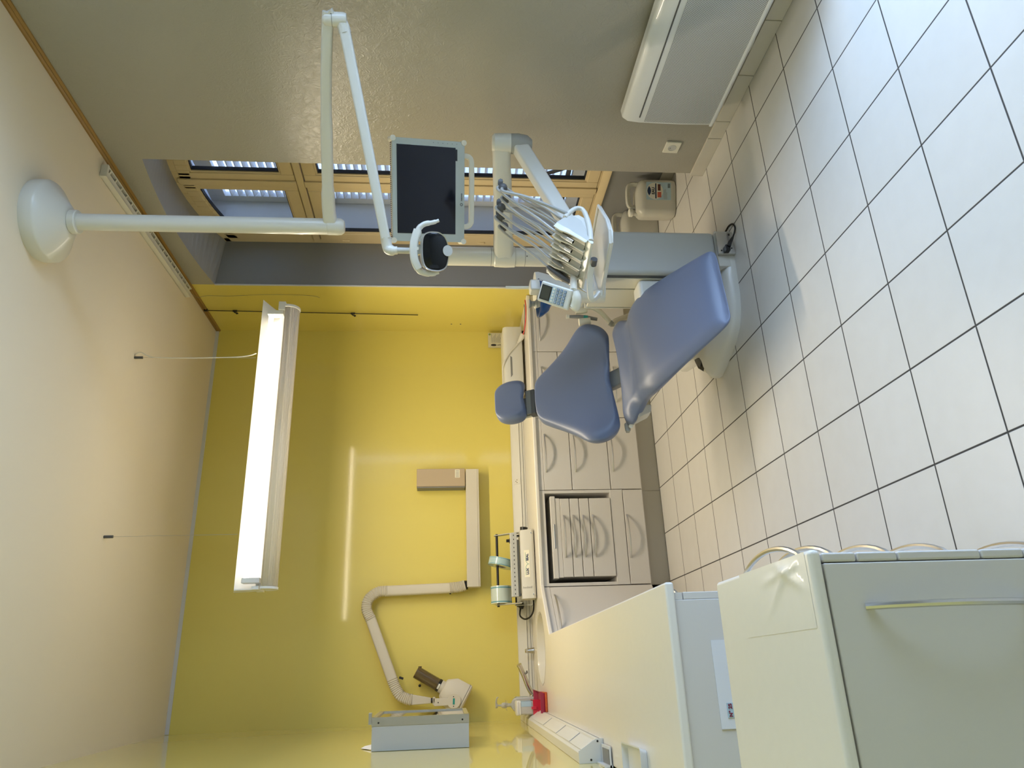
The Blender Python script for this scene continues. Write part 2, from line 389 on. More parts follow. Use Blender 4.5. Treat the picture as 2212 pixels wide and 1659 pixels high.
# varnished cornice along the right wall, thin white strip on the back wall
struct('trim_1', MB().prism([(XR, YREAR, ZC - .034), (XR - .008, YREAR, ZC - .034), (XR - .012, YREAR, ZC - .024), (XR - .006, YREAR, ZC - .018), (XR - .012, YREAR, ZC - .010), (XR - .010, YREAR, ZC), (XR, YREAR, ZC)], (0, YB - YREAR, 0)), M_woodtrim, smooth=False)
struct('trim_2', MB().bb((XL(YB) + .002, YB - .006, ZC - .024), (XR - .012, YB, ZC)), M_ceilw, smooth=False)
# skirting tiles (joints are gaps in the mesh)
def skirting(name, x, y0, y1, joints, thick=.012, h=.075):
    mb = MB(); e = [y0] + [j for j in joints if y0 < j < y1] + [y1]
    for a, b in zip(e[:-1], e[1:]): mb.box((x - thick / 2, (a + b) / 2, h / 2), (thick, b - a - .004, h))
    return struct(name, mb, M_skirt, bevel=.0025)
struct('baseboard_grout', MB().bb((XR - .007, YREAR, 0), (XR, YN0 + .004, .072)).bb((XN - .007, YN0, 0), (XN, YN1, .072)), M_plinth, smooth=False)
skirting('baseboard_right', XR, YREAR, YN0 + .008, sorted([-1.457, -1.582] + [-1.887 - .308 * k for k in range(14)]))
skirting('baseboard_niche', XN, YN0, YN1, [-.93, -.62, -.31, -.0])
struct('baseboard_reveal', MB().bb((XR - .012, YN0, 0), (XN - .013, YN0 + .01, .075)), M_skirt, bevel=.002)

# ---- window in the niche
XW = 1.475
def frame_poly(mb, y0, y1, z0, ztop, w, x0, x1, arch=None, wb=None):
    """rectangular sash frame with an optionally arched head"""
    wb = wb or w
    mb.bb((x0, y0, z0), (x1, y0 + w, ztop if not arch else arch(y0 + w / 2) - .0))
    mb.bb((x0, y1 - w, z0), (x1, y1, ztop if not arch else arch(y1 - w / 2)))
    mb.bb((x0, y0 + w, z0), (x1, y1 - w, z0 + wb))
    if not arch: mb.bb((x0, y0 + w, ztop - w), (x1, y1 - w, ztop))
    else:
        n = 12; yy = [y0 + (y1 - y0) * i / n for i in range(n + 1)]
        for a, b in zip(yy[:-1], yy[1:]):
            mb.prism([(x0, a, arch(a) - w), (x0, b, arch(b) - w), (x0, b, arch(b)), (x0, a, arch(a))], (x1 - x0, 0, 0))
    return mb
win = struct('window_1', frame_poly(MB(), YN0, YN1, .395, 0, .05, XW - .01, XW + .06, arch=lambda y: arch_b(y) + .006, wb=.06), M_wood, bevel=.006)
win['label'] = 'cream painted arched wooden window in the grey wall niche'
struct('transom', MB().bb((XW - .02, YN0 + .03, 2.305), (XW + .055, YN1 - .03, 2.352)), M_wood, win, bevel=.008)
struct('window_sill', MB().prism([(XW - .02, YN0, .395), (XW - .045, YN0, .40), (XW - .045, YN0, .42), (XW - .02, YN0, .452)], (0, YN1 - YN0, 0)), M_wood, win, bevel=.004)
A2 = lambda y: arch_b(y) - .040
for (a, b) in ((YN0 + .045, -.530), (-.526, YN1 - .045)):
    s = struct('sash', frame_poly(MB(), a, b, .455, 2.30, .078, XW - .012, XW + .04), M_wood, win, bevel=.007, seg=3)
    st = struct('glazing_bead', frame_poly(MB(), a + .07, b - .07, .525, 2.23, .018, XW - .004, XW + .03), M_wood, s, bevel=.004)
    struct('glazing_seal', frame_poly(MB(), a + .086, b - .086, .541, 2.214, .007, XW + .004, XW + .03), M_seal, s, smooth=False)
    struct('pane', MB().bb((XW + .014, a + .08, .535), (XW + .018, b - .08, 2.22)), M_glass, s, smooth=False)
    s = struct('sash', frame_poly(MB(), a, b, 2.356, 0, .078, XW - .012, XW + .04, arch=A2), M_wood, win, bevel=.007, seg=3)
    struct('glazing_bead', frame_poly(MB(), a + .07, b - .07, 2.426, 0, .018, XW - .004, XW + .03, arch=lambda y: A2(y) - .068), M_wood, s, bevel=.004)
    struct('glazing_seal', frame_poly(MB(), a + .086, b - .086, 2.442, 0, .007, XW + .004, XW + .03, arch=lambda y: A2(y) - .084), M_seal, s, smooth=False)
    n = 10; yy = [a + .08 + (b - a - .16) * i / n for i in range(n + 1)]
    struct('pane', MB().prism([(XW + .014, yy[0], 2.436)] + [(XW + .014, y, A2(y) - .075) for y in yy] + [(XW + .014, yy[-1], 2.436)], (.004, 0, 0)), M_glass, s, smooth=False)
struct('cover_strip', MB().bb((XW - .024, -.556, .455), (XW - .010, -.500, 2.305)).bb((XW - .024, -.556, 2.352), (XW - .010, -.500, A2(-.53) + .01)), M_wood, win, bevel=.005)
# small hinges on the far jamb
for z in (2.10, 1.15, .72): struct('hinge', MB().cyl((XW - .014, YN1 - .045, z), (XW - .014, YN1 - .045, z + .05), .008), M_wood, win)

# ---- outside: plastered reveal and louvred shutters
struct('wall_exterior', MB().bb((XO + .002, YN1 - .045, .3), (1.86, YN1 + .10, 3.4)).bb((XO + .002, YN0 - .14, .3), (1.86, YN0 + .03, 3.4)).bb((XO + .002, YN0, 3.10), (1.86, YN1, 3.4)).bb((XO + .002, YN0, .30), (1.86, YN1, .44)), M_outside, smooth=False)
LWX, LWY0, LWY1, LWZ = 3.3, -2.1, 1.2, 5.2
struct('wall_sky_blocker', MB().bb((LWX, LWY0, -.5), (LWX + .1, LWY1, LWZ)).bb((XO + .01, LWY0 - .1, -.5), (LWX, LWY0, LWZ)).bb((XO + .01, LWY1, -.5), (LWX, LWY1 + .1, LWZ)).bb((XO + .01, LWY0, ZC + .12), (XO + .11, LWY1, LWZ)).bb((XO + .01, LWY0, -.6), (LWX, LWY1, -.5)), M_outside, smooth=False)  # walls added to cut the sky light falling on the shutters
def shutter(y0, y1, label):
    t = thing('louvered_shutter', label, 'shutter', (1.80, (y0 + y1) / 2, .45), 'louvred shutters outside the window')
    build('frame', MB().bb((1.77, y0, .45), (1.81, y0 + .06, 3.08)).bb((1.77, y1 - .06, .45), (1.81, y1, 3.08)).bb((1.77, y0 + .06, .45), (1.81, y1 - .06, .55)).bb((1.77, y0 + .06, 2.97), (1.81, y1 - .06, 3.08)).bb((1.77, y0 + .06, 2.28), (1.81, y1 - .06, 2.38)), M_shutter, t, bevel=.003)
    mb = MB(); z = .575
    while z < 2.96:
        if not 2.25 < z < 2.40:
            mb.box((1.79, (y0 + y1) / 2, z), (.046, y1 - y0 - .11, .006), R=Matrix.Rotation(math.radians(25), 3, 'Y'))
        z += .052
    s = build('slats', mb, M_shutter, t, smooth=False)
    return t
s1 = shutter(YN0 + .035, -.53, 'white louvered shutter outside, seen through the window half cut off by the grey wall')
s2 = shutter(-.525, YN1 - .05, 'white louvered shutter outside, seen through the window half beside the pole')
for t, sg in ((s1, 1), (s2, -1)):
    c = -.84 if sg > 0 else -.21
    build('brace', MB().tube([(1.755, c - .22 * sg, .62), (1.755, c, .92), (1.755, c + .18 * sg, .60)], .014, 6), M_darkbar, t)
    build('latch_bar', MB().bb((1.75, c - .2, .57), (1.768, c + .2, .60)), M_darkbar, t, smooth=False)

# ------------------------------------------------------------------ fitted cabinets
def bow(mb, a, b, out, r=.0052):
    a, b, out = V(a), V(b), V(out); pts = []; n = 12
    for i in range(n + 1):
        t = i / n; pts.append(a.lerp(b, t) + out * (1 - (2 * t - 1) ** 2) ** .75)
    return mb.tube(pts, r, 8)
YF = .256
def front(t, kind, x0, x1, z0, z1, handle=None, y=YF):
    g = .0022
    d = build(kind, MB().bb((x0 + g, y, z0 + g), (x1 - g, y + .019, z1 - g)), M_cab, t, bevel=.0022)
    if handle: build('handle', bow(MB(), (handle[0], y, handle[2]), (handle[1], y, handle[2]), (0, -.032, 0)), M_satin, d)
    return d
def carcass(t, x0, x1, z0=.13, z1=.82): build('body', MB().bb((x0 + .001, YF + .020, z0), (x1 - .001, .845, z1)), M_cab, t, smooth=False)
def rail(t, x0, x1): build('top_rail', MB().bb((x0 + .001, YF + .001, .787), (x1 - .001, YF + .02, .82)), M_cab, t, smooth=False)
def plinth(t, x0, x1): build('plinth', MB().bb((x0, .307, 0), (x1, .32, .13)), M_plinth, t, smooth=False)

t = thing('base_cabinet', 'beige base cabinet with one tall door in the corner below the white sterilizer', 'cabinet', (.895, .55, 0), 'fitted base cabinets')
carcass(t, .673, 1.119); rail(t, .673, 1.119); plinth(t, .673, 1.119); front(t, 'door', .673, 1.119, .136, .787, (1.02, .755, .763))
t = thing('base_cabinet', 'beige three-drawer base cabinet behind the blue chair back', 'cabinet', (.425, .55, 0), 'fitted base cabinets')
carcass(t, .178, .673); rail(t, .178, .673); plinth(t, .178, .673)
for z0, z1, zh in ((.645, .787, .763), (.275, .645, .622), (.136, .275, .252)): front(t, 'drawer', .178, .673, z0, z1, (.29, .555, zh))
t = thing('base_cabinet', 'beige three-drawer base cabinet under the worktop socket, left of the chair back', 'cabinet', (-.07, .55, 0), 'fitted base cabinets')
carcass(t, -.3205, .178); rail(t, -.3205, .178); plinth(t, -.3205, .178)
for z0, z1, zh in ((.600, .787, .768), (.344, .600, .571), (.136, .344, .318)): front(t, 'drawer', -.3205, .178, z0, z1, (-.20, .062, zh))
# open bay for the mobile drawer cart
t = thing('base_cabinet', 'beige base cabinet with an open bay holding the drawer cart', 'cabinet', (-.625, .55, 0), 'fitted base cabinets')
x0, x1 = -.930, -.3225
build('body', MB().bb((x0, YF + .002, .27), (x0 + .019, .845, .82)).bb((x1 - .019, YF + .002, .27), (x1, .845, .82)).bb((x0, .81, .13), (x1, .845, .82)).bb((x0, YF + .02, .13), (x1, .845, .27)).bb((x0 + .019, YF + .002, .34), (x1 - .019, .80, .355)), M_cab, t, smooth=False)
build('bay_shade', MB().bb((x0 + .0195, .79, .356), (x1 - .0195, .80, .80)), M_dark, t, smooth=False)  # near-black sheet: shade in the gaps around the cart, put into the colour
rail(t, x0, x1); plinth(t, x0, x1)
build('filler_panel', MB().bb((x0 + .001, YF, .272), (x1 - .001, YF + .019, .354)), M_cab, t, bevel=.002)
front(t, 'drawer', x0, x1, .136, .270, (-.765, -.49, .253))
# the cart
t = thing('drawer_cart', 'beige mobile drawer cart with four small drawers parked in the open bay', 'cart', (-.627, .5, .356))
cx0, cx1 = -.878, -.376
build('body', MB().bb((cx0 + .003, YF + .015, .358), (cx1 - .003, .74, .722)), M_cab, t, smooth=False)
build('top_panel', MB().bb((cx0 - .006, YF - .006, .722), (cx1 + .014, .75, .755)), M_cab, t, bevel=.004)
build('grip', MB().bb((-.70, YF - .010, .730), (-.545, YF - .005, .742)), M_satin, t, bevel=.003)
build('top_rail', MB().bb((cx0, YF - .002, .693), (cx1, YF + .014, .722)), M_cab, t, smooth=False)
for z0, z1, zh in ((.628, .693, .671), (.566, .628, .608), (.500, .566, .544), (.356, .500, .479)):
    front(t, 'drawer', cx0, cx1, z0, z1, (-.756, -.490, zh), y=YF - .004)
# diagonal corner cabinet
P0, P1 = V((-.932, YF, 0)), V((-1.250, -.036, 0)); dd = (P1 - P0).normalized(); nn = V((dd.y, -dd.x, 0)); nn = nn if nn.y < 0 else -nn
t = thing('corner_cabinet', 'beige corner cabinet with a diagonal door under the round sink', 'cabinet', (-1.3, .35, 0), 'fitted base cabinets')
xl0 = XL(.2)
build('body', MB().prism([P0 - nn * .02 + V((0, 0, .13)), V((-.932, .845, .13)), V((xl0 + .01, .845, .13)), V((xl0 + .0, -.036, .13)), P1 - nn * .02 + V((0, 0, .13))], (0, 0, .565)), M_cab, t, smooth=False)
build('plinth', MB().prism([P0 - nn * .06, P0 - nn * .075, P1 - nn * .075, P1 - nn * .06], (0, 0, .13)), M_plinth, t, smooth=False)
def diag_panel(z0, z1, a=.003, b=.003):
    q0, q1 = P0 + dd * a, P1 - dd * b
    return MB().prism([q0 + V((0, 0, z0)), q1 + V((0, 0, z0)), q1 - nn * .019 + V((0, 0, z0)), q0 - nn * .019 + V((0, 0, z0))], (0, 0, z1 - z0))
build('top_rail', diag_panel(.787, .82), M_cab, t, smooth=False)
d = build('door', diag_panel(.136, .785), M_cab, t, bevel=.0022)
build('handle', bow(MB(), P0 + dd * .075 + V((0, 0, .765)), P0 + dd * .355 + V((0, 0, .765)), nn * .032), M_satin, d)
# left run along the gloss yellow wall
def left_cab(y0, y1, label, drawers):
    t = thing('base_cabinet', label, 'cabinet', (-1.5, (y0 + y1) / 2, 0), 'base cabinets under the long worktop')
    build('body', MB().prism([(-1.271, y0, .13), (-1.271, y1, .13), (XL(y1) + .012, y1, .13), (XL(y0) + .012, y0, .13)], (0, 0, .69)), M_cab, t, bevel=.002)
    build('plinth', MB().bb((-1.33, y0, 0), (-1.32, y1, .13)), M_plinth, t, smooth=False)
    build('top_rail', MB().bb((-1.2705, y0 + .001, .797), (-1.252, y1 - .001, .82)), M_cab, t, smooth=False)
    for z0, z1 in drawers:
        d = build('drawer', MB().bb((-1.2705, y0 + .002, z0 + .002), (-1.251, y1 - .002, z1 - .002)), M_cab, t, bevel=.002)
        c = (y0 + y1) / 2 - .13
        build('handle', bow(MB(), (-1.251, c - .13, z1 - .03), (-1.251, c + .13, z1 - .03), (.034, 0, 0)), M_satin, d)
    return t
DR = ((.60, .796), (.40, .60), (.136, .40))
left_cab(-2.40, -1.62, 'white base cabinet with the paper sheet on its end panel', DR)
left_cab(-1.618, -.85, 'middle white base cabinet under the long worktop along the glossy wall', DR)
left_cab(-.848, -.040, 'white base cabinet under the long worktop, next to the corner cabinet', DR)
# sheet of paper on the end panel
t = thing('paper_sheet', 'white paper sheet with a small N° 25 label, stuck to the cabinet end panel', 'paper', (-1.49, -2.401, .62))
build('sheet', MB().bb((-1.592, -2.4022, .50), (-1.377, -2.4008, .735)), M_paper, t, smooth=False)
lb = build('label', MB().bb((-1.566, -2.4034, .688), (-1.531, -2.4026, .715)), M_label, t, smooth=False, label='small blue number label')
text('number', 'N° 25', .013, (-1.548, -2.4038, .706), (1, 0, 0), (0, 0, 1), M_inkred, lb, bold=.0004)

# ---- L-shaped worktop with the sink cut-out
SX, SY, SR = -1.285, .372, .212
bm = bmesh.new()
outer = [(1.119, .858), (XL(.858) + .004, .858), (XL(-2.41) + .004, -2.41), (-1.225, -2.41), (-1.225, -.030), (-.925, .245), (1.119, .245)]
ov = [bm.verts.new((x, y, .82)) for x, y in outer]
hv = [bm.verts.new((SX + SR * math.cos(PI / 4 + 2 * PI * k / 48), SY + SR * math.sin(PI / 4 + 2 * PI * k / 48), .82)) for k in range(48)]
TRc, TLc, BLc, BRc = [bm.verts.new((SX + sx * .222, SY + sy * .222, .82)) for sx, sy in ((1, 1), (-1, 1), (-1, -1), (1, -1))]
cq = [TRc, TLc, BLc, BRc]
for k in range(4): bm.faces.new([cq[k], cq[(k + 1) % 4]] + [hv[(12 * k + j) % 48] for j in range(12, -1, -1)])
bm.faces.new([ov[0], ov[1], TLc, TRc, BRc, ov[5], ov[6]])
bm.faces.new([ov[1], ov[2], ov[3], ov[4], ov[5], BRc, BLc, TLc])
r = bmesh.ops.extrude_face_region(bm, geom=bm.faces[:]); bmesh.ops.translate(bm, verts=[v for v in r['geom'] if isinstance(v, bmesh.types.BMVert)], vec=(0, 0, .025))
mb = MB(); mb.bm.free(); mb.bm = bm
wt = thing('worktop', 'long cream L-shaped worktop running along the back and left walls', 'worktop', (-.5, .4, .82))
build('slab', mb, M_top, wt, bevel=.007, seg=3)
sk = thing('sink', 'round moulded sink sunk in the corner of the worktop', 'sink', (SX, SY, .70))
prof = [(SR + .003, .145), (SR + .001, .1455), (SR - .006, .143), (SR - .014, .125), (SR - .03, .07), (SR - .06, .025), (SR - .11, .006), (.03, .0), (.028, -.004), (.0, -.004)]
mb = MB().lathe([(a, b) for a, b in prof], (SX, SY, .70), seg=48, cap=False)
build('basin', mb, M_basin, sk, sub=0)
build('drain', MB().lathe([(.026, .0), (.026, .003), (.012, .004), (0, .004)], (SX, SY, .698)), M_chrome, sk)

# ---- cable trunking with sloped lid
def trunk(name, label, a, b, wall_n, cat='trunking'):
    a, b, wn = V(a), V(b), V(wall_n); t = thing(name, label, cat, (a + b) / 2 + V((0, 0, .845)), 'cable trunking along the worktop')
    P = lambda d, z: a + wn * d + V((0, 0, .8455 + z))
    build('base', MB().prism([P(.0005, 0), P(.082, 0), P(.082, .028), P(.074, .032), P(.042, .088), P(.036, .095), P(.0005, .095)], b - a), M_trunk, t, bevel=.0015)
    off = (b - a).normalized() * .004
    build('lid', MB().prism([P(.0765, .036) + off, P(.0785, .037) + off, P(.0475, .0845) + off, P(.0455, .084) + off], b - a - off * 2), M_trunk, t, bevel=.001)
    build('groove', MB().prism([P(.0825, .012), P(.0830, .012), P(.0830, .015), P(.0825, .015)], b - a), M_grey, t, smooth=False)
    return t, P
tb, Pb = trunk('cable_trunking', 'white trunking on the back wall, along the rear edge of the worktop', (XL(.86) + .09, .86, 0), (1.118, .86, 0), (0, -1, 0))
wd = V((-.022, -1, 0)).normalized(); wn = V((1, -.022, 0)).normalized()
a = V((XL(.855), .855, 0)); b = V((XL(-1.392), -1.392, 0))
tl, Pl = trunk('cable_trunking', 'white trunking on the left wall, with a screwed end cap and blank socket plates', a, b, wn)
build('end_cap', MB().prism([b + wn * d + V((0, 0, .8455 + z)) for d, z in ((.0, 0), (.083, 0), (.083, .028), (.043, .096), (.0, .096))], wd * .004), M_trunk, tl, bevel=.001)
for d, z in ((.012, .05), (.074, .022)):
    c = b + wn * d + wd * .004 + V((0, 0, .8455 + z)); build('screw', MB().cyl(c, c + wd * .0012, .0038, seg=14), M_black, tl)
for k, y in enumerate((-1.0, -.62, -.15)):
    c = V((XL(y), y, 0)); q = lambda d, z, s: c + wn * d + wd * s + V((0, 0, .8455 + z))
    build('blank_plate', MB().prism([q(.0790, .0365, -.10), q(.0810, .0375, -.10), q(.0500, .0850, -.10), q(.0480, .084, -.10)], wd * .20), M_trunk, tl, bevel=.001)
    build('plate_gap', MB().prism([q(.0795, .0365, .101), q(.0805, .037, .101), q(.0495, .0845, .101), q(.0485, .084, .101)], wd * .006), M_midgrey, tl, smooth=False)
# socket set in the back trunking lid
t = thing('power_socket', 'small square white power socket in the trunking above the drawer cabinet', 'socket', (-.12, .80, .905))
sl = V((0, -.031, -.0475)).normalized(); sn = V((0, -.0475, .031)).normalized()
c0 = V((-.12, .86 - .0615, .8455 + .0605)); Rs = Matrix(((1, 0, 0), (0, sl.y, sn.y), (0, sl.z, sn.z)))
build('plate', MB().box(c0 + sn * .002, (.045, .050, .004), R=Rs), M_trunk, t, bevel=.001)
build('recess', MB().lathe([(.0185, .0), (.0185, .0012), (.017, .0014), (.0165, .0006), (0, .0006)], c0 + sn * .004, sn, 28), M_cream, t)
for dx, dz in ((-.0095, 0), (.0095, 0), (0, -.009)): build('pin_hole', MB().cyl(c0 + sn * .0045 + V((dx, 0, 0)) + sl * dz, c0 + sn * .0052 + V((dx, 0, 0)) + sl * dz, .0032, seg=12), M_black, t)

# ---- near cabinet beside the camera
t = thing('drawer_cabinet', 'white cabinet nearest the camera, with drawers on the aisle side and a handled end door', 'cabinet', (-1.5, -2.96, 0))
yn, yf = -3.19, -2.732
xw = XL(-3) + .015
build('body', MB().bb((xw, yn + .018, .10), (-1.2885, yf + .012, .80)), M_cab, t, bevel=.002)
build('plinth', MB().bb((xw, yn + .05, 0), (-1.34, yf - .01, .10)), M_plinth, t, smooth=False)
build('top_slab', MB().bb((xw, yn - .004, .800), (-1.266, yf, .8225)), M_top, t, bevel=.009, seg=3)
d = build('door', MB().bb((xw + .002, yn, .104), (-1.2890, yn + .0175, .797)), M_cab, t, bevel=.003)
build('handle', bow(MB(), (-1.362, yn, .738), (-1.362, yn, .445), (0, -.036, 0), .006), M_steel, d)
for z0, z1 in ((.7365, .797), (.662, .7345), (.5085, .660), (.428, .5065), (.104, .426)):
    d = build('drawer', MB().bb((-1.2875, yn + .001, z0), (-1.2715, yf + .012, z1)), M_cab, t, bevel=.004, seg=3)
    zc = min(z1 - .018, (z0 + z1) / 2 + .02)
    build('handle', bow(MB(), (-1.2715, -3.09, zc), (-1.2715, -2.79, zc), (.042, 0, 0), .0055), M_steel, d)
# loose wrinkled film stuck on its front corner
mb = MB(); nx, ny = 22, 26; G = []
for i in range(nx + 1):
    row = []
    for j in range(ny + 1):
        x = -1.268 - .125 * i / nx; y = yn + .012 + .30 * j / ny; h = 0
        for (ax, ay, bx, by, w, hh) in ((-1.275, -3.06, -1.335, -3.17, .007, .0042), (-1.30, -3.08, -1.36, -3.00, .006, .0035), (-1.285, -3.13, -1.30, -2.99, .006, .0030), (-1.273, -3.10, -1.31, -3.10, .005, .003)):
            A, B, p = V((ax, ay, 0)), V((bx, by, 0)), V((x, y, 0)); tt = max(0, min(1, (p - A).dot(B - A) / (B - A).length_squared)); dist = (p - A - (B - A) * tt).length
            h += hh * math.exp(-(dist / w) ** 2) * (1 - .8 * tt)
        e = min(i, nx - i, j, ny - j) / 4.0
        row.append(mb.bm.verts.new((x, y, .8229 + h * min(1, e))))
    G.append(row)
for i in range(nx):
    for j in range(ny): mb.bm.faces.new((G[i][j], G[i + 1][j], G[i + 1][j + 1], G[i][j + 1]))
build('wrinkled_film', mb, M_top, t, label='puckered patch of laminate film')

# ------------------------------------------------------------------ pendant luminaire
LY = -.437
t = thing('pendant_light', 'long white fluorescent pendant hung on two wires in front of the yellow wall', 'ceiling light', (-.15, LY, 2.52))
# upper curved reflector wing (its right end is cut slanting)
def wing(n=10):
    pts = []
    for i in range(n + 1):
        a = i / n; pts.append((LY + .030 + .050 * math.sin(a * 1.3) - .015 * a * a, 2.385 + .14 * a))
    return pts
wp = wing(); mb = MB(); th = .004
rings = []
for x in (-.975, .0, .60):
    rings.append([(x + (.125 * (k / 10) if x > .5 else 0), y, z) for k, (y, z) in enumerate(wp)] + [(x + (.125 * (k / 10) if x > .5 else 0), y + th, z + .001) for k, (y, z) in reversed(list(enumerate(wp)))])
mb.loft(rings); build('reflector', mb, M_lampw, t)
build('spine', MB().bb((-.985, LY + .012, 2.372), (.615, LY + .034, 2.405)), M_lampw, t, bevel=.003)
build('tube_lamp', MB().cyl((-.93, LY - .022, 2.447), (.575, LY - .022, 2.447), .0135, seg=16), M_tube, t, label='glowing fluorescent tube')
for xa, xb_ in ((-.955, -.93), (.575, .60)): build('lamp_holder', MB().bb((xa, LY - .042, 2.375), (xb_, LY + .014, 2.466)), M_lampw, t, bevel=.002)
# lower perforated half round shade
mb = MB(); rg = []
for x in (-.975, .60):
    ring = [(x, LY - .028 + .058 * math.cos(a), 2.345 + .060 * math.sin(a)) for a in [math.radians(168 + 200 * i / 16) for i in range(17)]]
    rg.append(ring)
mb.loft(rg, cap=False, closed=False)
o = build('perforated_shade', mb, M_perf, t); d = o.modifiers.new('s', 'SOLIDIFY'); d.thickness = .0012
for x, s in ((-.99, 1), (.605, 1)):
    mb = MB().prism([(x, LY - .028 + .062 * math.cos(a), 2.345 + .064 * math.sin(a)) for a in [math.radians(168 + 200 * i / 16) for i in range(17)]], (.012, 0, 0))
    if x < 0: mb.bb((x - .004, LY - .09, 2.365), (x + .012, LY + .045, 2.40)); mb.prism([(x, y, z) for y, z in wp] + [(x, LY - .03, 2.50), (x, LY - .04, 2.40)], (.006, 0, 0))
    build('end_cap', mb, M_lampw, t)
build('end_bracket', MB().bb((.60, LY - .05, 2.365), (.655, LY + .03, 2.405)), M_lampw, t, bevel=.003)
for x in (.312, -.700):
    build('suspension_wire', MB().cyl((x, LY, 2.518), (x, LY, ZC - .02), .0011, seg=6), M_satin, t)
    build('ceiling_fixing', MB().cyl((x, LY, ZC - .045), (x, LY, ZC), .0075, seg=14), M_dgrey, t)
build('power_cord', MB().tube([(.330, LY, ZC - .002), (.345, LY, ZC - .03), (.315, LY, ZC - .10), (.310, LY, 2.9), (.316, LY, 2.65), (.325, LY, 2.56), (.345, LY + .01, 2.52)], .0032, 8, smooth=6), M_cream, t)

# area light added under the pendant's shade as extra downward fill
la = bpy.data.lights.new('added_fill_light', 'AREA'); la.shape = 'RECTANGLE'; la.size = 1.5; la.size_y = .10; la.energy = 38; la.color = (1.0, .86, .64)
lo = bpy.data.objects.new('added_fill_light', la); COL.objects.link(lo); lo.location = (-.19, LY - .03, 2.278); lo.parent = t; lo.matrix_parent_inverse = Matrix.Translation(-t.location)

# ------------------------------------------------------------------ ceiling curtain track, rods and wires on the yellow return
t = thing('curtain_track', 'white slotted curtain track screwed to the ceiling above the window niche', 'curtain track', (1.035, -.5, ZC))
A, B = V((1.032, -1.17, ZC)), V((1.062, .165, ZC)); D = (B - A).normalized(); N = V((D.y, -D.x, 0))
def tr(d0, d1, z0, z1, s0=0, s1=0): return [A + D * s0 + N * d0 + V((0, 0, z0)), B - D * s1 + N * d0 + V((0, 0, z0)), B - D * s1 + N * d1 + V((0, 0, z0)), A + D * s0 + N * d1 + V((0, 0, z0))]
build('rail', MB().prism(tr(-.034, -.026, -.034, 0), (0, 0, .034)).prism(tr(.026, .034, -.034, 0), (0, 0, .034)).prism(tr(-.034, .034, -.006, 0), (0, 0, .0058)).prism(tr(-.03, .0, -.034, 0), (0, 0, .004)), M_trunk, t, bevel=.001)
build('slot', MB().prism(tr(.002, .024, -.010, 0, .01, .01), (0, 0, .003)), M_black, t, smooth=False)
L = (B - A).length
for k in range(19):
    c = A + D * (L * (k + .5) / 19) + N * .012 + V((0, 0, -.030)); Rk = Matrix.Rotation(math.atan2(D.y, D.x) + .5, 3, 'Z')
    build('clip', MB().box(c, (.010, .034, .005), R=Rk), M_cream, t, smooth=False)
build('end_block', MB().prism(tr(-.036, .036, -.036, 0, -.006, L - .012), (0, 0, .035)), M_trunk, t, bevel=.002)
t = thing('hanging_rod', 'thin black picture rod with hooks on the yellow wall return', 'picture rail', (XR - .012, .552, 2.4))
build('rod', MB().cyl((XR - .012, .510, 3.165), (XR - .012, .556, 1.632), .0032, seg=8), M_black, t)
for z in (2.955, 2.11):
    yy = .510 + .046 * (3.165 - z) / 1.533
    build('hook', MB().tube([(XR - .012, yy, z + .012), (XR - .018, yy + .012, z + .006), (XR - .022, yy + .014, z - .012), (XR - .03, yy + .004, z - .016), (XR - .034, yy, z - .006)], .0045, 8, smooth=4).cyl((XR - .012, yy, z + .018), (XR - .012, yy, z - .012), .0075, seg=10), M_black, t)
build('rod_head', MB().bb((XR - .018, .500, 3.150), (XR - .001, .519, 3.176)), M_black, t, bevel=.002)
tag(build('loose_wire', MB().tube([(1.066, .19, ZC - .03), (1.095, .29, ZC - .04), (XR - .005, .302, 3.1), (XR - .006, .299, 2.93), (XR - .008, .272, 2.70), (XR - .006, .276, 2.50), (XR - .004, .29, 2.37), (XR - .006, .312, 2.32)], .0011, 6, smooth=6), M_grey), 'thin loose wire hanging down the yellow wall return beside the black rod', 'wire')
t = None

# ------------------------------------------------------------------ operating light on its ceiling pole
LX, LYY = .465, -1.551
t = thing('operating_light', 'white dental operating light on a ceiling pole with folded arms', 'dental lamp', (LX, LYY, ZC))
build('ceiling_cover', MB().lathe([(.176, 0), (.178, -.010), (.178, -.050), (.172, -.060), (.125, -.088), (.075, -.122), (.056, -.128), (.0, -.128)], (LX, LYY, ZC), seg=56), M_white, t, ang=50)
build('collar', MB().lathe([(.049, .0), (.052, .004), (.052, .030), (.047, .036), (.0, .036)][::-1], (LX, LYY, 3.026), seg=32), M_white, t)
build('pole', MB().cyl((LX, LYY, 1.955), (LX, LYY, 3.04), .0365, seg=36), M_white, t)
E1 = V((.930, -2.262, 1.872))
base = V((LX, LYY, 1.935)); dirA = (E1 - base); dh = V((dirA.x, dirA.y, 0)).normalized()
build('pivot_cap', MB().lathe([(.0, -.052), (.026, -.050), (.0365, -.036), (.038, -.02), (.038, .022), (.036, .024)], (LX, LYY, 1.935), seg=32), M_white, t)
pa = [base + dh * .0 + V((0, 0, .01)), base + dh * .10 + V((0, 0, .012)), base.lerp(E1, .35) + V((0, 0, .022)), base.lerp(E1, .7) + V((0, 0, .022)), E1 + V((0, 0, .012)), E1 + dh * .02 + V((0, 0, .006))]
build('upper_arm', MB().tube(pa, [1.15, 1.1, .95, .85, .85, .82], 12, smooth=6, sq=(.029, .026), up=(0, 0, 1)), M_white, t)
build('elbow', MB().lathe([(.0, .045), (.020, .043), (.027, .034), (.028, .018), (.028, .0), (.028, -.038), (.024, -.048), (0, -.05)], E1 + V((0, 0, -.012)), seg=28), M_white, t)
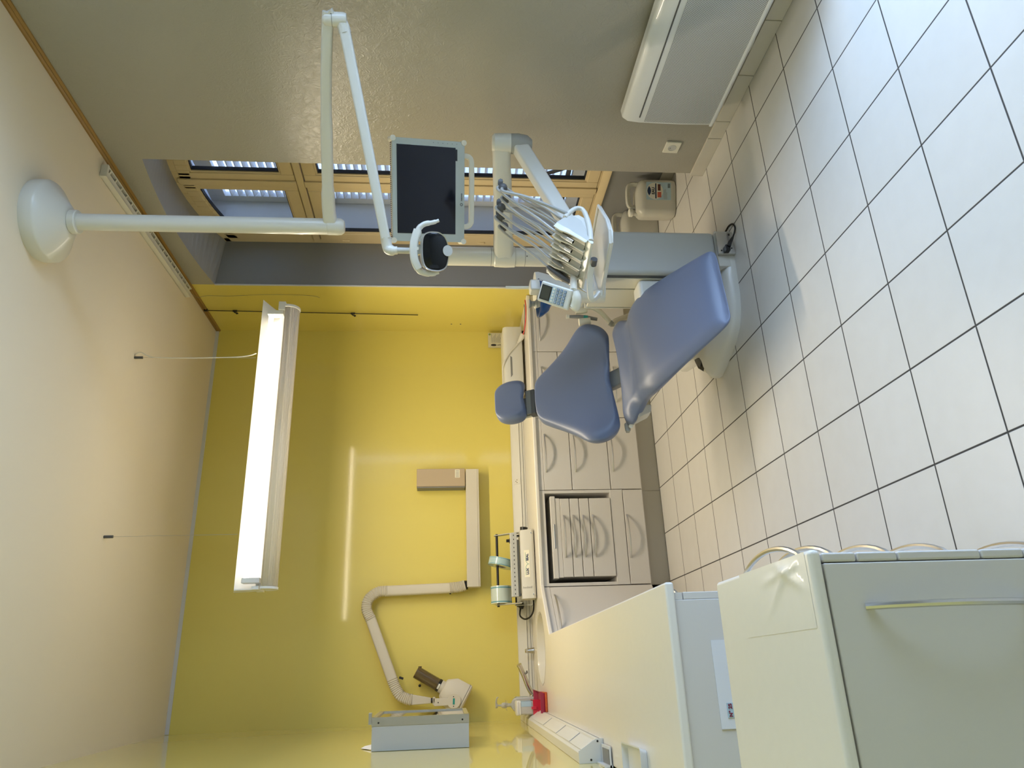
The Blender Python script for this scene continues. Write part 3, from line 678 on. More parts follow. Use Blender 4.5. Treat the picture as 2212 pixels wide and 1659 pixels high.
build('elbow_seam', MB().lathe([(.0284, -.001), (.0284, .001), (.02, .001)], E1 + V((0, 0, -.006)), seg=28, cap=False), M_grey, t)
ST = V((.186, -1.806, 1.640))
p0 = E1 + V((0, 0, -.045)); pe = ST + V((.045, -.020, .035))
dB = (pe - p0).normalized()
kn = build('knuckle', MB().tube([E1 + V((0, 0, -.02)), E1 + V((-.012, .008, -.042)), p0 + dB * .05], .024, 14, smooth=5), M_white, t)
build('spring_arm', MB().tube([p0 + dB * .02, p0.lerp(pe, .5), pe], [1.0, .96, .92], 12, sq=(.021, .021)), M_white, t)
build('arm_end', MB().tube([pe - dB * .005, pe + dB * .035 + V((0, 0, .0)), ST + V((0, 0, .018)), ST + V((0, 0, -.012))], [.0215, .0215, .021, .0165], 14, smooth=5), M_white, t)
build('stem', MB().cyl(ST, ST + V((-.004, -.004, -.10)), .0125, seg=18), M_lgrey, t)
# head: frame of reference facing the chair
HC = V((.163, -1.850, 1.476))
hn = V((-.40, -.86, -.30)).normalized(); hu = V((.93, -.37, -.03)); hu = (hu - hn * hu.dot(hn)).normalized(); hv = hn.cross(hu); hv = hv if hv.z > 0 else -hv
def H(a, b, c=0): return HC + hu * a + hv * b + hn * c
oval = [(.070, .006), (.066, .030), (.052, .048), (.020, .053), (-.030, .050), (-.066, .040), (-.080, .022), (-.083, -.002), (-.080, -.028), (-.062, -.050), (-.020, -.058), (.020, -.054), (.052, -.040), (.068, -.018)]
ovs = [oval[i] for i in range(len(oval))]
def smooth_loop(P, k=4):
    n = len(P); out = []
    for i in range(n):
        p0_, p1_, p2_, p3_ = [V((*P[(i + j) % n], 0)) for j in (-1, 0, 1, 2)]
        for j in range(k):
            u = j / k; q = .5 * ((2 * p1_) + (p2_ - p0_) * u + (2 * p0_ - 5 * p1_ + 4 * p2_ - p3_) * u * u + (3 * p1_ - p0_ - 3 * p2_ + p3_) * u ** 3); out.append((q.x, q.y))
    return out
ov2 = smooth_loop(ovs)
def ring(s, c, dy=0): return [H(a * s, b * s + dy, c) for a, b in ov2]
hd = build('lamp_head', MB().loft([ring(.35, -.062), ring(.70, -.060), ring(.93, -.045), ring(1.02, -.015), ring(1.03, .0), ring(.99, .004)]), M_white, t)
build('front_glass', MB().loft([ring(.985, -.002), ring(.97, .006), ring(.80, .011), ring(.45, .015), ring(.1, .016)]), M_lampgl, hd, label='dark glossy front glass')
build('glass_rim', MB().loft([ring(1.03, -.004), ring(1.05, .002), ring(1.03, .007), ring(.975, .006)], cap=False), M_satin, hd)
build('lower_clip', MB().loft([[H(.0 + .022 * math.cos(a), -.050 + .020 * math.sin(a), c) for a in [2 * PI * k / 20 for k in range(20)]] for c in (.004, .018)]), M_lgrey, hd)
build('yoke', MB().tube([H(-.078, .055, -.03), H(-.04, .074, -.03), H(.02, .078, -.03), H(.075, .065, -.03)], .016, 12, smooth=5, sq=(.016, .020)), M_white, hd)
build('hub', MB().cyl(ST + V((-.004, -.004, -.095)), H(.0, .060, -.035), .019, seg=22), M_white, hd)
build('button', MB().cyl(H(.0, .070, -.012), H(.0, .070, -.009), .007, seg=18), M_cream, hd)
build('handle', MB().tube([H(.062, .066, -.03), H(.085, .060, -.028), H(.103, .040, -.022), H(.112, .008, -.016), H(.122, -.016, -.012)], [.013, .012, .011, .009, .007], 12, smooth=6), M_white, t)
build('handle', MB().tube([H(-.070, .060, -.03), H(-.086, .050, -.03), H(-.094, .026, -.028), H(-.094, -.002, -.026), H(-.086, -.028, -.022)], [.013, .013, .012, .010, .007], 12, smooth=6), M_white, t)

# ------------------------------------------------------------------ x-ray arm on the back wall
t = thing('xray_unit', 'beige wall mounted x-ray arm with bellows joints and a smoked cone', 'x-ray machine', (-.09, .80, 1.45))
bx = build('control_box', MB().bb((-.157, .765, 1.287), (-.027, .859, 1.634)), M_xbox, t, bevel=.004, label='tan control box')
build('vent_plate', MB().bb((-.095, .764, 1.325), (-.035, .7655, 1.36)), M_labelc, bx, smooth=False)
for k in range(5): build('vent_slot', MB().bb((-.090 + .011 * k, .7632, 1.331), (-.087 + .011 * k, .7642, 1.354)), M_grey, bx, smooth=False)
build('side_strip', MB().bb((-.166, .772, 1.289), (-.157, .859, 1.632)), M_grey, bx, smooth=False)
build('wall_beam', MB().bb((-.862, .765, 1.200), (-.031, .845, 1.282)), M_xray, t, bevel=.003)
build('beam_cap', MB().bb((-.862, .768, 1.189), (-.031, .842, 1.204)), M_xray, t, bevel=.002)
build('beam_joint', MB().cyl((-.845, .80, 1.276), (-.845, .80, 1.300), .030, seg=20), M_black, t)
def bellows(pts, r, n, name='bellows', ends=None):
    P = spline([V(p) for p in pts], 12); L = [0]
    for i in range(1, len(P)): L.append(L[-1] + (P[i] - P[i - 1]).length)
    S = []; rr = []; m = n * 4
    for k in range(m + 1):
        d = L[-1] * k / m; i = max(j for j in range(len(L)) if L[j] <= d + 1e-9); i = min(i, len(P) - 2); u = (d - L[i]) / max(1e-9, L[i + 1] - L[i])
        S.append(P[i].lerp(P[i + 1], u)); rr.append(r * (1 + .07 * math.cos(2 * PI * k / 4)))
    return build(name, MB().tube(S, rr, 4 * 4, sq=(r, r * .9), up=(0, 1, 0)), M_xray, t)
yx = .795
def arm(name, a, b, w=.034, d=.032): return build(name, MB().tube([a, b], 1, sq=(d, w), up=(0, 1, 0)), M_xray, t, bevel=0)
arm('lower_arm', (-.863, yx, 1.385), (-.874, yx - .01, 1.835))
bellows([(-.848, yx, 1.297), (-.858, yx, 1.34), (-.862, yx, 1.40)], .040, 12)
bellows([(-.873, yx - .01, 1.825), (-.879, yx - .012, 1.885), (-.925, yx - .016, 1.945), (-.99, yx - .02, 1.955), (-1.055, yx - .025, 1.925)], .039, 22)
arm('upper_arm', (-1.04, yx - .025, 1.93), (-1.452, yx - .04, 1.765))
build('lever', MB().bb((-.905, yx - .01, 1.392), (-.880, yx + .0, 1.402)), M_black, t, smooth=False)
build('lever', MB().box((-1.425, yx - .055, 1.715), (.014, .012, .028), R=Matrix.Rotation(.35, 3, 'Y')), M_black, t, smooth=False)
bellows([(-1.432, yx - .04, 1.772), (-1.480, yx - .042, 1.752), (-1.528, yx - .045, 1.720), (-1.552, yx - .047, 1.672), (-1.556, yx - .048, 1.645)], .039, 16)
a, b = V((-1.556, yx - .048, 1.648)), V((-1.566, yx - .050, 1.522))
build('neck', MB().loft([[V((a.x + sx * .032, a.y + sy * .030, a.z)) for sx, sy in ((-1, -1), (1, -1), (1, 1), (-1, 1))], [V((b.x + sx * .017, b.y + sy * .018, b.z)) for sx, sy in ((-1, -1), (1, -1), (1, 1), (-1, 1))]]), M_xray, t, bevel=.005)
build('swivel', MB().cyl(b, b - V((0, 0, .012)), .016, seg=18), M_black, t)
yk = [(-1.546, 1.512), (-1.585, 1.512), (-1.600, 1.500), (-1.598, 1.410), (-1.555, 1.410), (-1.553, 1.490)]
build('yoke', MB().prism([(x, .690, z) for x, z in yk], (0, .030, 0)).bb((-1.590, .69, 1.495), (-1.545, .77, 1.512)), M_xray, t, bevel=.004)
# head body along the tilted beam axis
ax = V((.50, 0, .866)).normalized(); sd = V((.866, 0, -.5)); hc = V((-1.528, .765, 1.385))
def K(a, s, y=0): return hc + ax * a + sd * s + V((0, y, 0))
hd = build('tube_head', MB().loft([[K(a, s * hs, y * hy) for s, y in ((-1, -.7), (-.7, -1), (.7, -1), (1, -.7), (1, .7), (.7, 1), (-.7, 1), (-1, .7))] for a, hs, hy in ((-.098, .084, .058), (-.090, .098, .068), (.012, .094, .068), (.066, .060, .055), (.072, .048, .045))]), M_xray, t, bevel=.004)
build('rear_seam', MB().loft([[K(a, s * .0995, y * .0695) for s, y in ((-1, -.7), (-.7, -1), (.7, -1), (1, -.7), (1, .7), (.7, 1), (-.7, 1), (-1, .7))] for a in (-.079, -.0765)]), M_grey, hd, smooth=False)
build('pivot_boss', MB().cyl((-1.573, .685, 1.378), (-1.573, .74, 1.378), .043, seg=32), M_xray, hd)
build('angle_scale', MB().box((-1.575, .684, 1.378), (.036, .002, .012), R=Matrix.Rotation(.04, 3, 'Y')), M_teal, hd, smooth=False, label='small green angle scale')
for dx in (-.028, .028): build('screw', MB().cyl((-1.575 + dx, .684, 1.380), (-1.575 + dx, .6826, 1.380), .0032, seg=10), M_black, hd)
build('screw', MB().cyl((-1.578, .690, 1.477), (-1.578, .688, 1.477), .0035, seg=10), M_black, t)
build('nozzle', MB().cyl(K(.06, 0), K(.092, 0), .041, seg=28), M_xray, hd)
build('label_band', MB().cyl(K(.092, 0), K(.110, 0), .0405, seg=28), M_black, hd)
build('band_label', MB().tube([K(.1005, -.041 * math.cos(u), -.0412 * math.sin(u)) for u in [math.radians(55 + 8 * k) for k in range(7)]], 1, sq=(.0008, .006), up=(0, -1, 0)), M_labelw, hd, smooth=False)
mb = MB().lathe([(.039, 0), (.039, .165), (.0365, .165), (.0365, 0)], K(.108, 0), ax, 32, cap=False); build('cone', mb, M_cone, t, label='smoked transparent cone')
build('cone_clip', MB().bb(K(.263, .036) - V((.008, .008, .010)), K(.263, .036) + V((.008, .008, .012))), M_cone, t, bevel=.002)
tag(build('wall_screw', MB().lathe([(.009, 0), (.008, .004), (0, .006)], (-1.475, .8595, 1.600), (0, -1, 0), 12), M_black), 'small black screw left in the yellow wall above the x-ray head', 'screw')
for z, lab in ((1.380, 'upper'), (1.309, 'lower')):
    t2 = tag(build('wall_plug', MB().lathe([(.0065, 0), (.006, .0012), (.0025, .0014), (0, .0008)], (XR - .0002, .729, z), (-1, 0, 0), 12), M_dgrey), lab + ' of two small screw holes in the yellow wall return above the carton', 'screw hole', 'screw holes in the yellow wall return')

# ------------------------------------------------------------------ light box on the left wall
yl = -.660; zl0, zl1 = 1.325, 1.770; xb = XL(yl); dep_ = .132
t = thing('light_box', 'grey wall mounted viewing box with a steel framed glass front', 'light box', (xb + .06, -.42, 1.55))
yb2 = -.19
def q(d, y, z): return V((XL(y) + d, y, z))
build('housing', MB().prism([q(.001, yl, zl0), q(dep_, yl, zl0), q(dep_, yb2, zl0), q(.001, yb2, zl0)], (0, 0, zl1 - zl0)), M_board, t, bevel=.0015)
fr_ = MB()
def plate(d0, d1, y0, y1, z0, z1): return [q(d0, y0, z0), q(d1, y0, z0), q(d1, y1, z0), q(d0, y1, z0)], (0, 0, z1 - z0)
for y0, y1, z0, z1 in ((yl - .002, yl + .018, zl0, zl1), (yb2 - .018, yb2 + .002, zl0, zl1), (yl, yb2, zl0, zl0 + .02), (yl, yb2, zl1 - .02, zl1)): fr_.prism(*plate(dep_, dep_ + .010, y0, y1, z0, z1))
fr_.prism(*plate(dep_ - .026, dep_ + .010, yl - .003, yl - .0005, zl0 - .001, zl1 + .001)).prism(*plate(dep_ - .026, dep_ + .010, yl, yb2, zl1, zl1 + .002))
build('steel_frame', fr_, M_steel, t, smooth=False)
build('glass_front', MB().prism(*plate(dep_ + .001, dep_ + .004, yl + .018, yb2 - .018, zl0 + .02, zl1 - .02)), M_mirror, t, smooth=False, label='shiny reflecting glass front')
for z in (zl0 + .03, zl1 - .03): build('screw', MB().cyl(q(dep_ - .013, yl - .003, z), q(dep_ - .013, yl - .006, z), .0042, seg=10), M_black, t)
build('clip', MB().prism(*plate(dep_ - .02, dep_ + .03, yl + .0, yl + .03, zl1 + .002, zl1 + .016)), M_steel, t, bevel=.001)
tag(build('paper_slip', MB().prism([q(.003, -.60, 1.772), q(.020, -.53, 1.772), q(.003, -.42, 1.822), q(.003, -.52, 1.83)], (.0006, 0, 0)), M_paper, smooth=False), 'small slip of paper poking up behind the wall light box', 'paper')

# ------------------------------------------------------------------ radiator, socket on the right wall
t = thing('radiator', 'white electric panel radiator with a perforated front on the grey wall', 'radiator', (1.06, -2.15, .12))
ry1, ry0 = -1.655, -2.62
prof = [(XR - .030, .135), (XR - .092, .120), (XR - .104, .135), (XR - .108, .30), (XR - .104, .50), (XR - .096, .555), (XR - .075, .580), (XR - .030, .585)]
build('housing', MB().prism([(x, ry0, z) for x, z in prof], (0, ry1 - ry0, 0)), M_radwhite, t, bevel=.008, seg=3)
build('grille', MB().prism([(XR - .1065, ry0 + .02, .150), (XR - .1100, ry0 + .02, .30), (XR - .1070, ry0 + .02, .478), (XR - .104, ry0 + .02, .478), (XR - .104, ry0 + .02, .150)], (0, ry1 - ry0 - .035, 0)), M_grille, t, smooth=False, label='grey perforated front')
build('outlet_slot', MB().prism([(XR - .1055, ry0 + .03, .502), (XR - .1065, ry0 + .03, .506), (XR - .103, ry0 + .03, .508)], (0, ry1 - ry0 - .07, 0)), M_dgrey, t, smooth=False)
build('bottom_rim', MB().prism([(XR - .107, ry0, .132), (XR - .112, ry0, .140), (XR - .110, ry0, .152), (XR - .104, ry0, .15)], (0, ry1 - ry0, 0)), M_radwhite, t, bevel=.002)
for y in (-1.85, -2.4): build('wall_bracket', MB().bb((XR - .035, y - .02, .2), (XR, y + .02, .5)), M_grey, t, smooth=False)
build('power_cord', MB().tube([(XR - .04, -1.98, .14), (XR - .022, -2.0, .10), (XR - .020, -2.06, .083), (XR - .03, -2.14, .10), (XR - .04, -2.17, .14)], .003, 8, smooth=6), M_trunk, t)
t = thing('power_socket', 'square white power socket low on the grey wall beside the radiator', 'socket', (XR, -1.374, .24))
Rw = Matrix.Rotation(.03, 3, 'X')
build('plate', MB().box((XR - .005, -1.374, .240), (.010, .082, .082), R=Rw), M_cream, t, bevel=.003)
build('recess', MB().lathe([(.022, 0), (.022, .001), (.0205, .0012), (.019, -.002), (0, -.002)], (XR - .0102, -1.374, .240), (-1, 0, 0), 30), M_lgrey, t)
for dy in (-.0095, .0095): build('pin_hole', MB().cyl((XR - .0083, -1.374 + dy, .240), (XR - .0078, -1.374 + dy, .240), .0035, seg=10), M_black, t)
build('earth_pin', MB().cyl((XR - .008, -1.374, .251), (XR - .016, -1.374, .251), .0026, seg=10), M_satin, t)

# ------------------------------------------------------------------ water jugs in the niche
def jug(loc, rz, label, with_label):
    L = V(loc); t = thing('water_jug', label, 'water jug', L, 'plastic water jugs in the window niche')
    Rz = Matrix.Rotation(rz, 3, 'Z'); T = lambda x, y, z: L + Rz @ V((x, y, z))
    def sec(hx, hy, z, k=.3, ox=0):
        out = []
        for sx, sy, a0 in ((1, 1, 0), (-1, 1, 90), (-1, -1, 180), (1, -1, 270)):
            r = min(hx, hy) * k * 2
            r = min(r, min(hx, hy))
            for d in range(0, 91, 15):
                a = math.radians(a0 + d); out.append(T(ox + sx * (hx - r) + r * math.cos(a), sy * (hy - r) + r * math.sin(a), z))
        return out
    mb = MB().loft([sec(.104, .062, .0), sec(.116, .072, .008), sec(.118, .074, .03), sec(.118, .074, .195), sec(.116, .072, .212), sec(.104, .062, .228), sec(.075, .045, .242, ox=-.010), sec(.06, .035, .247, ox=-.02)])
    build('body', mb, M_bottle, t)
    build('handle', MB().tube([T(-.045, 0, .236), T(-.050, 0, .262), T(-.030, 0, .285), T(.040, 0, .290), T(.082, 0, .284), T(.098, 0, .262), T(.096, 0, .218)], .012, 12, smooth=6, sq=(.014, .010)), M_bottle, t)
    build('neck', MB().cyl(T(-.082, 0, .215), T(-.082, 0, .262), .021, .019, seg=24), M_bottle, t)
    build('cap', MB().lathe([(.0245, 0), (.0255, .002), (.0255, .020), (.023, .0225), (0, .0225)], T(-.082, 0, .262), seg=28), M_labelw, t)
    if with_label:
        y = -.0745; lx0, lx1, lz0, lz1 = -.018, .092, .036, .192
        quad = lambda x0, x1, z0, z1, d, m, nm, p: build(nm, MB().prism([T(x0, y - d, z0), T(x1, y - d, z0), T(x1, y - d, z1), T(x0, y - d, z1)], Rz @ V((0, .0005, 0))), m, p, smooth=False)
        lb = quad(lx0, lx1, lz0, lz1, .0004, M_label, 'label', t); lb['label'] = 'blue and white paper label reading EAU'
        cx, cz = .037, .138
        circ = lambda r, d, m, nm, z0=-9, z1=9: build(nm, MB().prism([T(cx + r * math.cos(a), y - d, cz + max(z0, min(z1, r * math.sin(a)))) for a in [2 * PI * k / 36 for k in range(36)]], Rz @ V((0, .0004, 0))), m, lb, smooth=False)
        circ(.052, .0010, M_labelw, 'label_circle')
        circ(.047, .0014, M_salmon if False else M_labelc, 'picture', -9, -.012)
        quad(cx - .047, cx + .047, cz - .010, cz - .002, .0016, M_labeld, 'band', lb)
        build('emblem', MB().prism([T(cx + a, y - .0015, cz + .036 + b) for a, b in ((-.030, 0), (-.015, .009), (0, .012), (.015, .009), (.030, 0), (.015, -.009), (0, -.012), (-.015, -.009))], Rz @ V((0, .0004, 0))), M_labeld, lb, smooth=False)
        text('lettering', 'EAU', .024, T(cx, y - .0019, cz + .010), Rz @ V((1, 0, 0)), (0, 0, 1), M_ink, lb, bold=.0008)
        for k in range(6): quad(.058 + .0045 * k, .0605 + .0045 * k, .041, .056, .0010, M_ink, 'bar_code', lb)
        quad(cx - .040, cx - .006, cz - .040, cz - .016, .0018, M_salmon, 'picture_patch', lb); quad(cx + .002, cx + .042, cz - .036, cz - .018, .0018, M_brown, 'picture_patch', lb)
        for k, (xa, xb_, z) in enumerate(((-.012, .045, .078), (-.012, .050, .070), (-.012, .03, .062))): quad(xa, xb_, z, z + .003, .0010, M_midgrey, 'small_print', lb)
    return t
jug((1.305, -.655, 0), math.radians(-20), 'milky water jug labelled EAU standing in the window niche', True)
jug((1.352, -.268, 0), math.radians(-12), 'milky water jug half hidden behind the grey unit cabinet', False)

# ------------------------------------------------------------------ things standing on the worktop
WT = .8455
t = thing('sterilizer', 'long white box-shaped sterilizer on the worktop behind the headrest', 'sterilizer', (.70, .60, WT))
prof = [(.475, .862), (.470, .868), (.470, .972), (.476, .992), (.492, 1.003), (.70, 1.003), (.715, .990), (.715, .862)]
build('housing', MB().prism([(.436, y, z) for y, z in prof], (.539, 0, 0)), M_white, t, bevel=.006, seg=3)
for x in (.47, .94):
    for y in (.50, .69): build('foot', MB().cyl((x, y, WT), (x, y, .864), .014, seg=14), M_black, t)
build('slot', MB().prism([(.735, .4695, .956), (.725, .4695, .942), (.585, .4695, .942), (.565, .4695, .956)], (0, .002, 0)), M_grey, t, smooth=False, label='dark lozenge shaped slot')
build('seam', MB().bb((.438, .4693, .866), (.974, .4705, .868)), M_midgrey, t, smooth=False)
t = thing('printed_carton', 'small printed cardboard packet standing on the trunking behind the sterilizer', 'box', (1.02, .82, .9415))
build('carton', MB().bb((.974, .822, .9412), (1.092, .850, 1.090)), M_carton, t, bevel=.001)
for k in range(13): build('small_print', MB().bb((1.006, .8212, 1.062 - .008 * k), (1.084 - .011 * ((k * 7) % 4), .8218, 1.0650 - .008 * k)), M_midgrey, t, smooth=False)
build('green_dot', MB().cyl((1.078, .8215, 1.078), (1.078, .8206, 1.078), .0085, seg=18), MATS.setdefault('g', mat('label_green', (.22, .30, .05), .5)), t)
build('drawing', MB().prism([(.986 + .009 * math.cos(a), .8212, 1.048 + .022 * math.sin(a)) for a in [2 * PI * k / 16 for k in range(16)]], (0, .0006, 0)), M_ink, t, smooth=False)
build('drawing', MB().tube([(.986, .8212, 1.02), (.988, .8212, .995), (.980, .8212, .980), (.990, .8212, .965)], .0022, 6), M_ink, t)
# white extension cord lying over the sterilizer
t = thing('extension_cord', 'white extension cord with its socket hanging over the front of the sterilizer', 'cable', (.88, .462, .86))
build('cord', MB().tube([(.842, .461, .893), (.815, .461, .908), (.765, .462, .952), (.715, .463, .985), (.680, .466, 1.005), (.640, .490, 1.012), (.56, .515, 1.0095), (.50, .525, 1.012), (.455, .535, 1.010), (.425, .545, .99), (.418, .55, .93), (.415, .56, .86)], .0042, 8, smooth=6), M_trunk, t)
build('socket_body', MB().tube([(.900, .4555, .858), (.876, .457, .868), (.858, .459, .880), (.842, .461, .892)], [.020, .019, .014, .007], 12), M_trunk, t)
build('collar', MB().cyl((.846, .4605, .8895), (.838, .4615, .896), .0085, seg=14), M_trunk, t)
tag(build('red_wire', MB().tube([(1.105, .30, .849), (1.03, .262, .8505), (.985, .268, .851), (.945, .30, .851), (.912, .37, .852), (.897, .425, .856), (.893, .449, .860)], .0036, 8, smooth=6), M_redwire), 'red wire running over the worktop corner to the white cord socket', 'cable')
tag(build('blue_wire', MB().tube([(1.10, .36, .849), (1.05, .335, .850), (1.01, .335, .8505), (.965, .362, .8505), (.93, .402, .8505), (.915, .434, .852), (.908, .4495, .856)], .0024, 8, smooth=6), mat('blue_grey_wire', (.08, .12, .20), .4)), 'thin blue-grey wire beside the red wire on the worktop', 'cable')

# heat sealer
t = thing('pouch_sealer', 'grey-white heat sealer with a slotted cutter bar and a reel frame, on the worktop', 'heat sealer', (-.76, .5, WT))
sec = [(.435, WT + .004), (.425, WT + .006), (.418, .862), (.418, .870), (.450, .936), (.470, .940), (.545, .940), (.545, WT + .004)]
build('housing', MB().prism([(-.982, y, z) for y, z in sec], (.442, 0, 0)), M_sealb, t, bevel=.003)
for x in (-.958, -.566): build('screw', MB().lathe([(.0062, 0), (.0055, .003), (0, .0042)], (x, .4185, .866), (0, -1, 0), 14), M_chrome, t)
up = V((0, .032, .066)).normalized(); nf = V((0, -.066, .032)).normalized()
Pf = lambda x, s, d=.0: V((x, .418, .870)) + up * s + nf * d
build('name_plate', MB().prism([Pf(-.848, .016, .0004), Pf(-.675, .016, .0004), Pf(-.675, .053, .0004), Pf(-.848, .053, .0004)], nf * .0008), M_labelc, t, smooth=False)
text('lettering', 'LUX', .021, Pf(-.812, .030, .0016), (1, 0, 0), up, M_labeld, t, bold=.0012)
text('lettering', 'SEAL', .021, Pf(-.722, .030, .0016), (1, 0, 0), up, M_labeld, t, bold=.0012)
build('leaf_mark', MB().tube([Pf(-.835, .043, .0014), Pf(-.79, .043, .0014), Pf(-.772, .036, .0014), Pf(-.764, .020, .0014)], .0011, 6, smooth=4).tube([Pf(-.766, .026, .0014), Pf(-.752, .038, .0014), Pf(-.735, .043, .0014), Pf(-.690, .043, .0014)], .0011, 6, smooth=4), M_teal, t)
for k in range(11): build('scale_mark', MB().prism([Pf(-.919 + .0005 * k, .006 + .0058 * k, .0002), Pf(-.909 + (.004 if k % 5 == 0 else 0), .006 + .0058 * k, .0002), Pf(-.909 + (.004 if k % 5 == 0 else 0), .0074 + .0058 * k, .0002), Pf(-.919, .0074 + .0058 * k, .0002)], nf * .0006), M_ink, t, smooth=False)
build('end_knob', MB().cyl((-.541, .47, .910), (-.520, .47, .908), .024, .026, seg=24), M_black, t)
ba = build('cutter_bar', MB().prism([(-.966, y, z) for y, z in ((.455, .960), (.455, 1.0), (.460, 1.005), (.488, 1.005), (.492, 1.0), (.492, .960))], (.410, 0, 0)), M_lgrey, t, bevel=.002)
for k in range(15): build('slot', MB().bb((-.953 + .0268 * k, .4542, .979), (-.944 + .0268 * k, .4552, .9835)), M_black, ba, smooth=False)
build('sealing_bar', MB().bb((-.962, .468, .945), (-.600, .500, .958)), M_grey, t, smooth=False)
build('hinge_pin', MB().cyl((-.955, .485, .950), (-.958, .505, .935), .006, seg=12).cyl((-.565, .485, .950), (-.562, .505, .935), .006, seg=12) if False else MB().cyl((-.950, .484, .940), (-.950, .484, .962), .006, seg=12), M_black, t)
build('hinge_pin', MB().cyl((-.572, .484, .940), (-.572, .484, .962), .006, seg=12), M_black, t)
build('cutter_knob', MB().bb((-.614, .470, 1.004), (-.596, .488, 1.028)).bb((-.622, .468, 1.003), (-.588, .490, 1.007)), M_black, t, bevel=.002)
for x in (-1.002, -.545): build('side_arm', MB().prism([(x, .50, .935), (x, .56, .935), (x, .655, 1.082), (x, .650, 1.096), (x, .628, 1.100), (x, .615, 1.092)], (.005, 0, 0)), M_lgrey, t, bevel=.001)
build('reel_rod', MB().cyl((-1.012, .632, 1.080), (-.532, .632, 1.080), .0085, seg=16), M_black, t)
build('rear_rod', MB().cyl((-1.0, .70, .955), (-.54, .70, .955), .006, seg=12), M_black, t)
build('rear_leg', MB().bb((-1.0, .545, WT), (-.985, .70, WT + .006)).bb((-.56, .545, WT), (-.545, .70, WT + .006)) if False else MB().bb((-1.0, .53, WT), (-.54, .72, WT + .005)), M_lgrey, t, bevel=.001)
for x in (-1.0, -.545): build('rear_post', MB().bb((x, .69, WT + .004), (x + .005, .71, .965)), M_lgrey, t, smooth=False)
# power plug and cable
build('cable', MB().tube([(-.968, .55, .858), (-1.0, .57, .853), (-1.05, .585, .857), (-1.082, .62, .876), (-1.090, .67, .905), (-1.065, .735, .928), (-1.028, .765, .925), (-1.008, .775, .918)], .0055, 10, smooth=6), M_rubber, t)
build('plug', MB().tube([(-1.016, .772, .914), (-.998, .772, .914), (-.985, .776, .918)], [.012, .021, .021], 14).cyl((-.99, .775, .918), (-.985, .798, .932), .017, seg=16), M_black, t)
# pouch rolls hanging on the rod
def roll(name, x0, x1, r, m, label, skew=0):
    cz = 1.080 - r * 0 - .0085 - (-.0) ; zc = 1.0; yc = .632
    c = V(((x0 + x1) / 2, .632, 1.080 + .0085 + .0006 - (r * .42)))
    t = thing(name, label, 'roll', c, 'sealing pouch rolls on the sealer')
    a = V((x1 - x0, skew * .0, skew)).normalized(); w = x1 - x0; b0 = c - a * w / 2
    build('film', MB().lathe([(r * .42, 0), (r, 0), (r, w), (r * .42, w), (r * .42, 0)], b0, a, 48, cap=False), m, t)
    build('core', MB().lathe([(r * .42, .001), (r * .40, .001), (r * .40, w - .001), (r * .42, w - .001)], b0, a, 32, cap=False), M_core, t)
    for s in (.06, .86): build('print_line', MB().lathe([(r + .0004, w * s), (r + .0004, w * s + w * .06)], b0, a, 48, cap=False), mat('pouch_print_ink', (.10, .30, .36), .4), t, smooth=False)
roll('pouch_roll', -.752, -.702, .088, M_pouch, 'narrow blue roll of sealing pouch film on the reel rod', -.012)
roll('pouch_roll', -.992, -.880, .070, M_pouchg, 'wide pale green roll of sealing pouch film at the left end of the reel rod', .0)

# taps
t = thing('tap', 'small conical steel tap behind the sink, against the trunking', 'tap', (-1.287, .72, WT))
build('base', MB().lathe([(.021, 0), (.022, .004), (.019, .012), (.014, .040), (.0135, .046), (0, .046)], (-1.287, .72, WT), seg=24), M_steel, t)
build('head', MB().lathe([(.013, 0), (.014, .003), (.014, .012), (.009, .016), (0, .016)], (-1.287, .72, WT + .046), seg=20), M_chrome, t)
t = thing('faucet', 'bent steel faucet tube leaning towards the sink behind the red tray', 'tap', (-1.556, .60, WT))
build('base', MB().cyl((-1.556, .60, WT), (-1.556, .60, WT + .014), .022, .020, seg=24), M_steel, t)
build('spout', MB().tube([(-1.556, .60, WT + .01), (-1.552, .598, .872), (-1.535, .592, .893), (-1.50, .58, .912), (-1.44, .56, .936), (-1.378, .54, .965)], [.0155, .0155, .0155, .0155, .0155, .0155], 16, smooth=6), M_steel, t)
build('aerator', MB().cyl((-1.382, .5412, .9632), (-1.372, .538, .9678), .0165, seg=18), M_steel, t)
build('lever', MB().tube([(-1.428, .545, .928), (-1.420, .538, .918), (-1.412, .533, .921)], .006, 8), M_grey, t)
build('pin', MB().tube([(-1.572, .585, .86), (-1.578, .56, .884), (-1.566, .545, .898), (-1.550, .54, .890)], .0028, 8, smooth=4), M_trunk, t)

# red tray, sponge, holder, bottles
tag(build('sponge_cloth', MB().bb((-1.683, .162, WT), (-1.533, .50, WT + .013)), M_orange, bevel=.004), 'orange and dark sponge cloth lying under the magenta tray', 'sponge')
t = thing('plastic_tray', 'magenta plastic tray on the sponge cloth beside the sink', 'tray', (-1.605, .33, WT + .0135))
z0, z1 = WT + .0135, WT + .042
build('tray', MB().loft([[(-1.675, .172, z0), (-1.540, .172, z0), (-1.532, .50, z0), (-1.672, .50, z0)], [(-1.686, .160, z1), (-1.528, .160, z1), (-1.520, .512, z1), (-1.684, .512, z1)], [(-1.682, .164, z1), (-1.532, .164, z1), (-1.524, .508, z1), (-1.680, .508, z1)], [(-1.672, .176, z0 + .004), (-1.543, .176, z0 + .004), (-1.535, .497, z0 + .004), (-1.669, .497, z0 + .004)]]), M_magenta, t, bevel=.002)
t = thing('bottle_holder', 'bright red translucent plastic holder box in the magenta tray', 'holder', (-1.618, .39, z0 + .005))
hx0, hx1, hy0, hy1, hz0, hz1 = -1.662, -1.576, .335, .455, z0 + .0046, .912
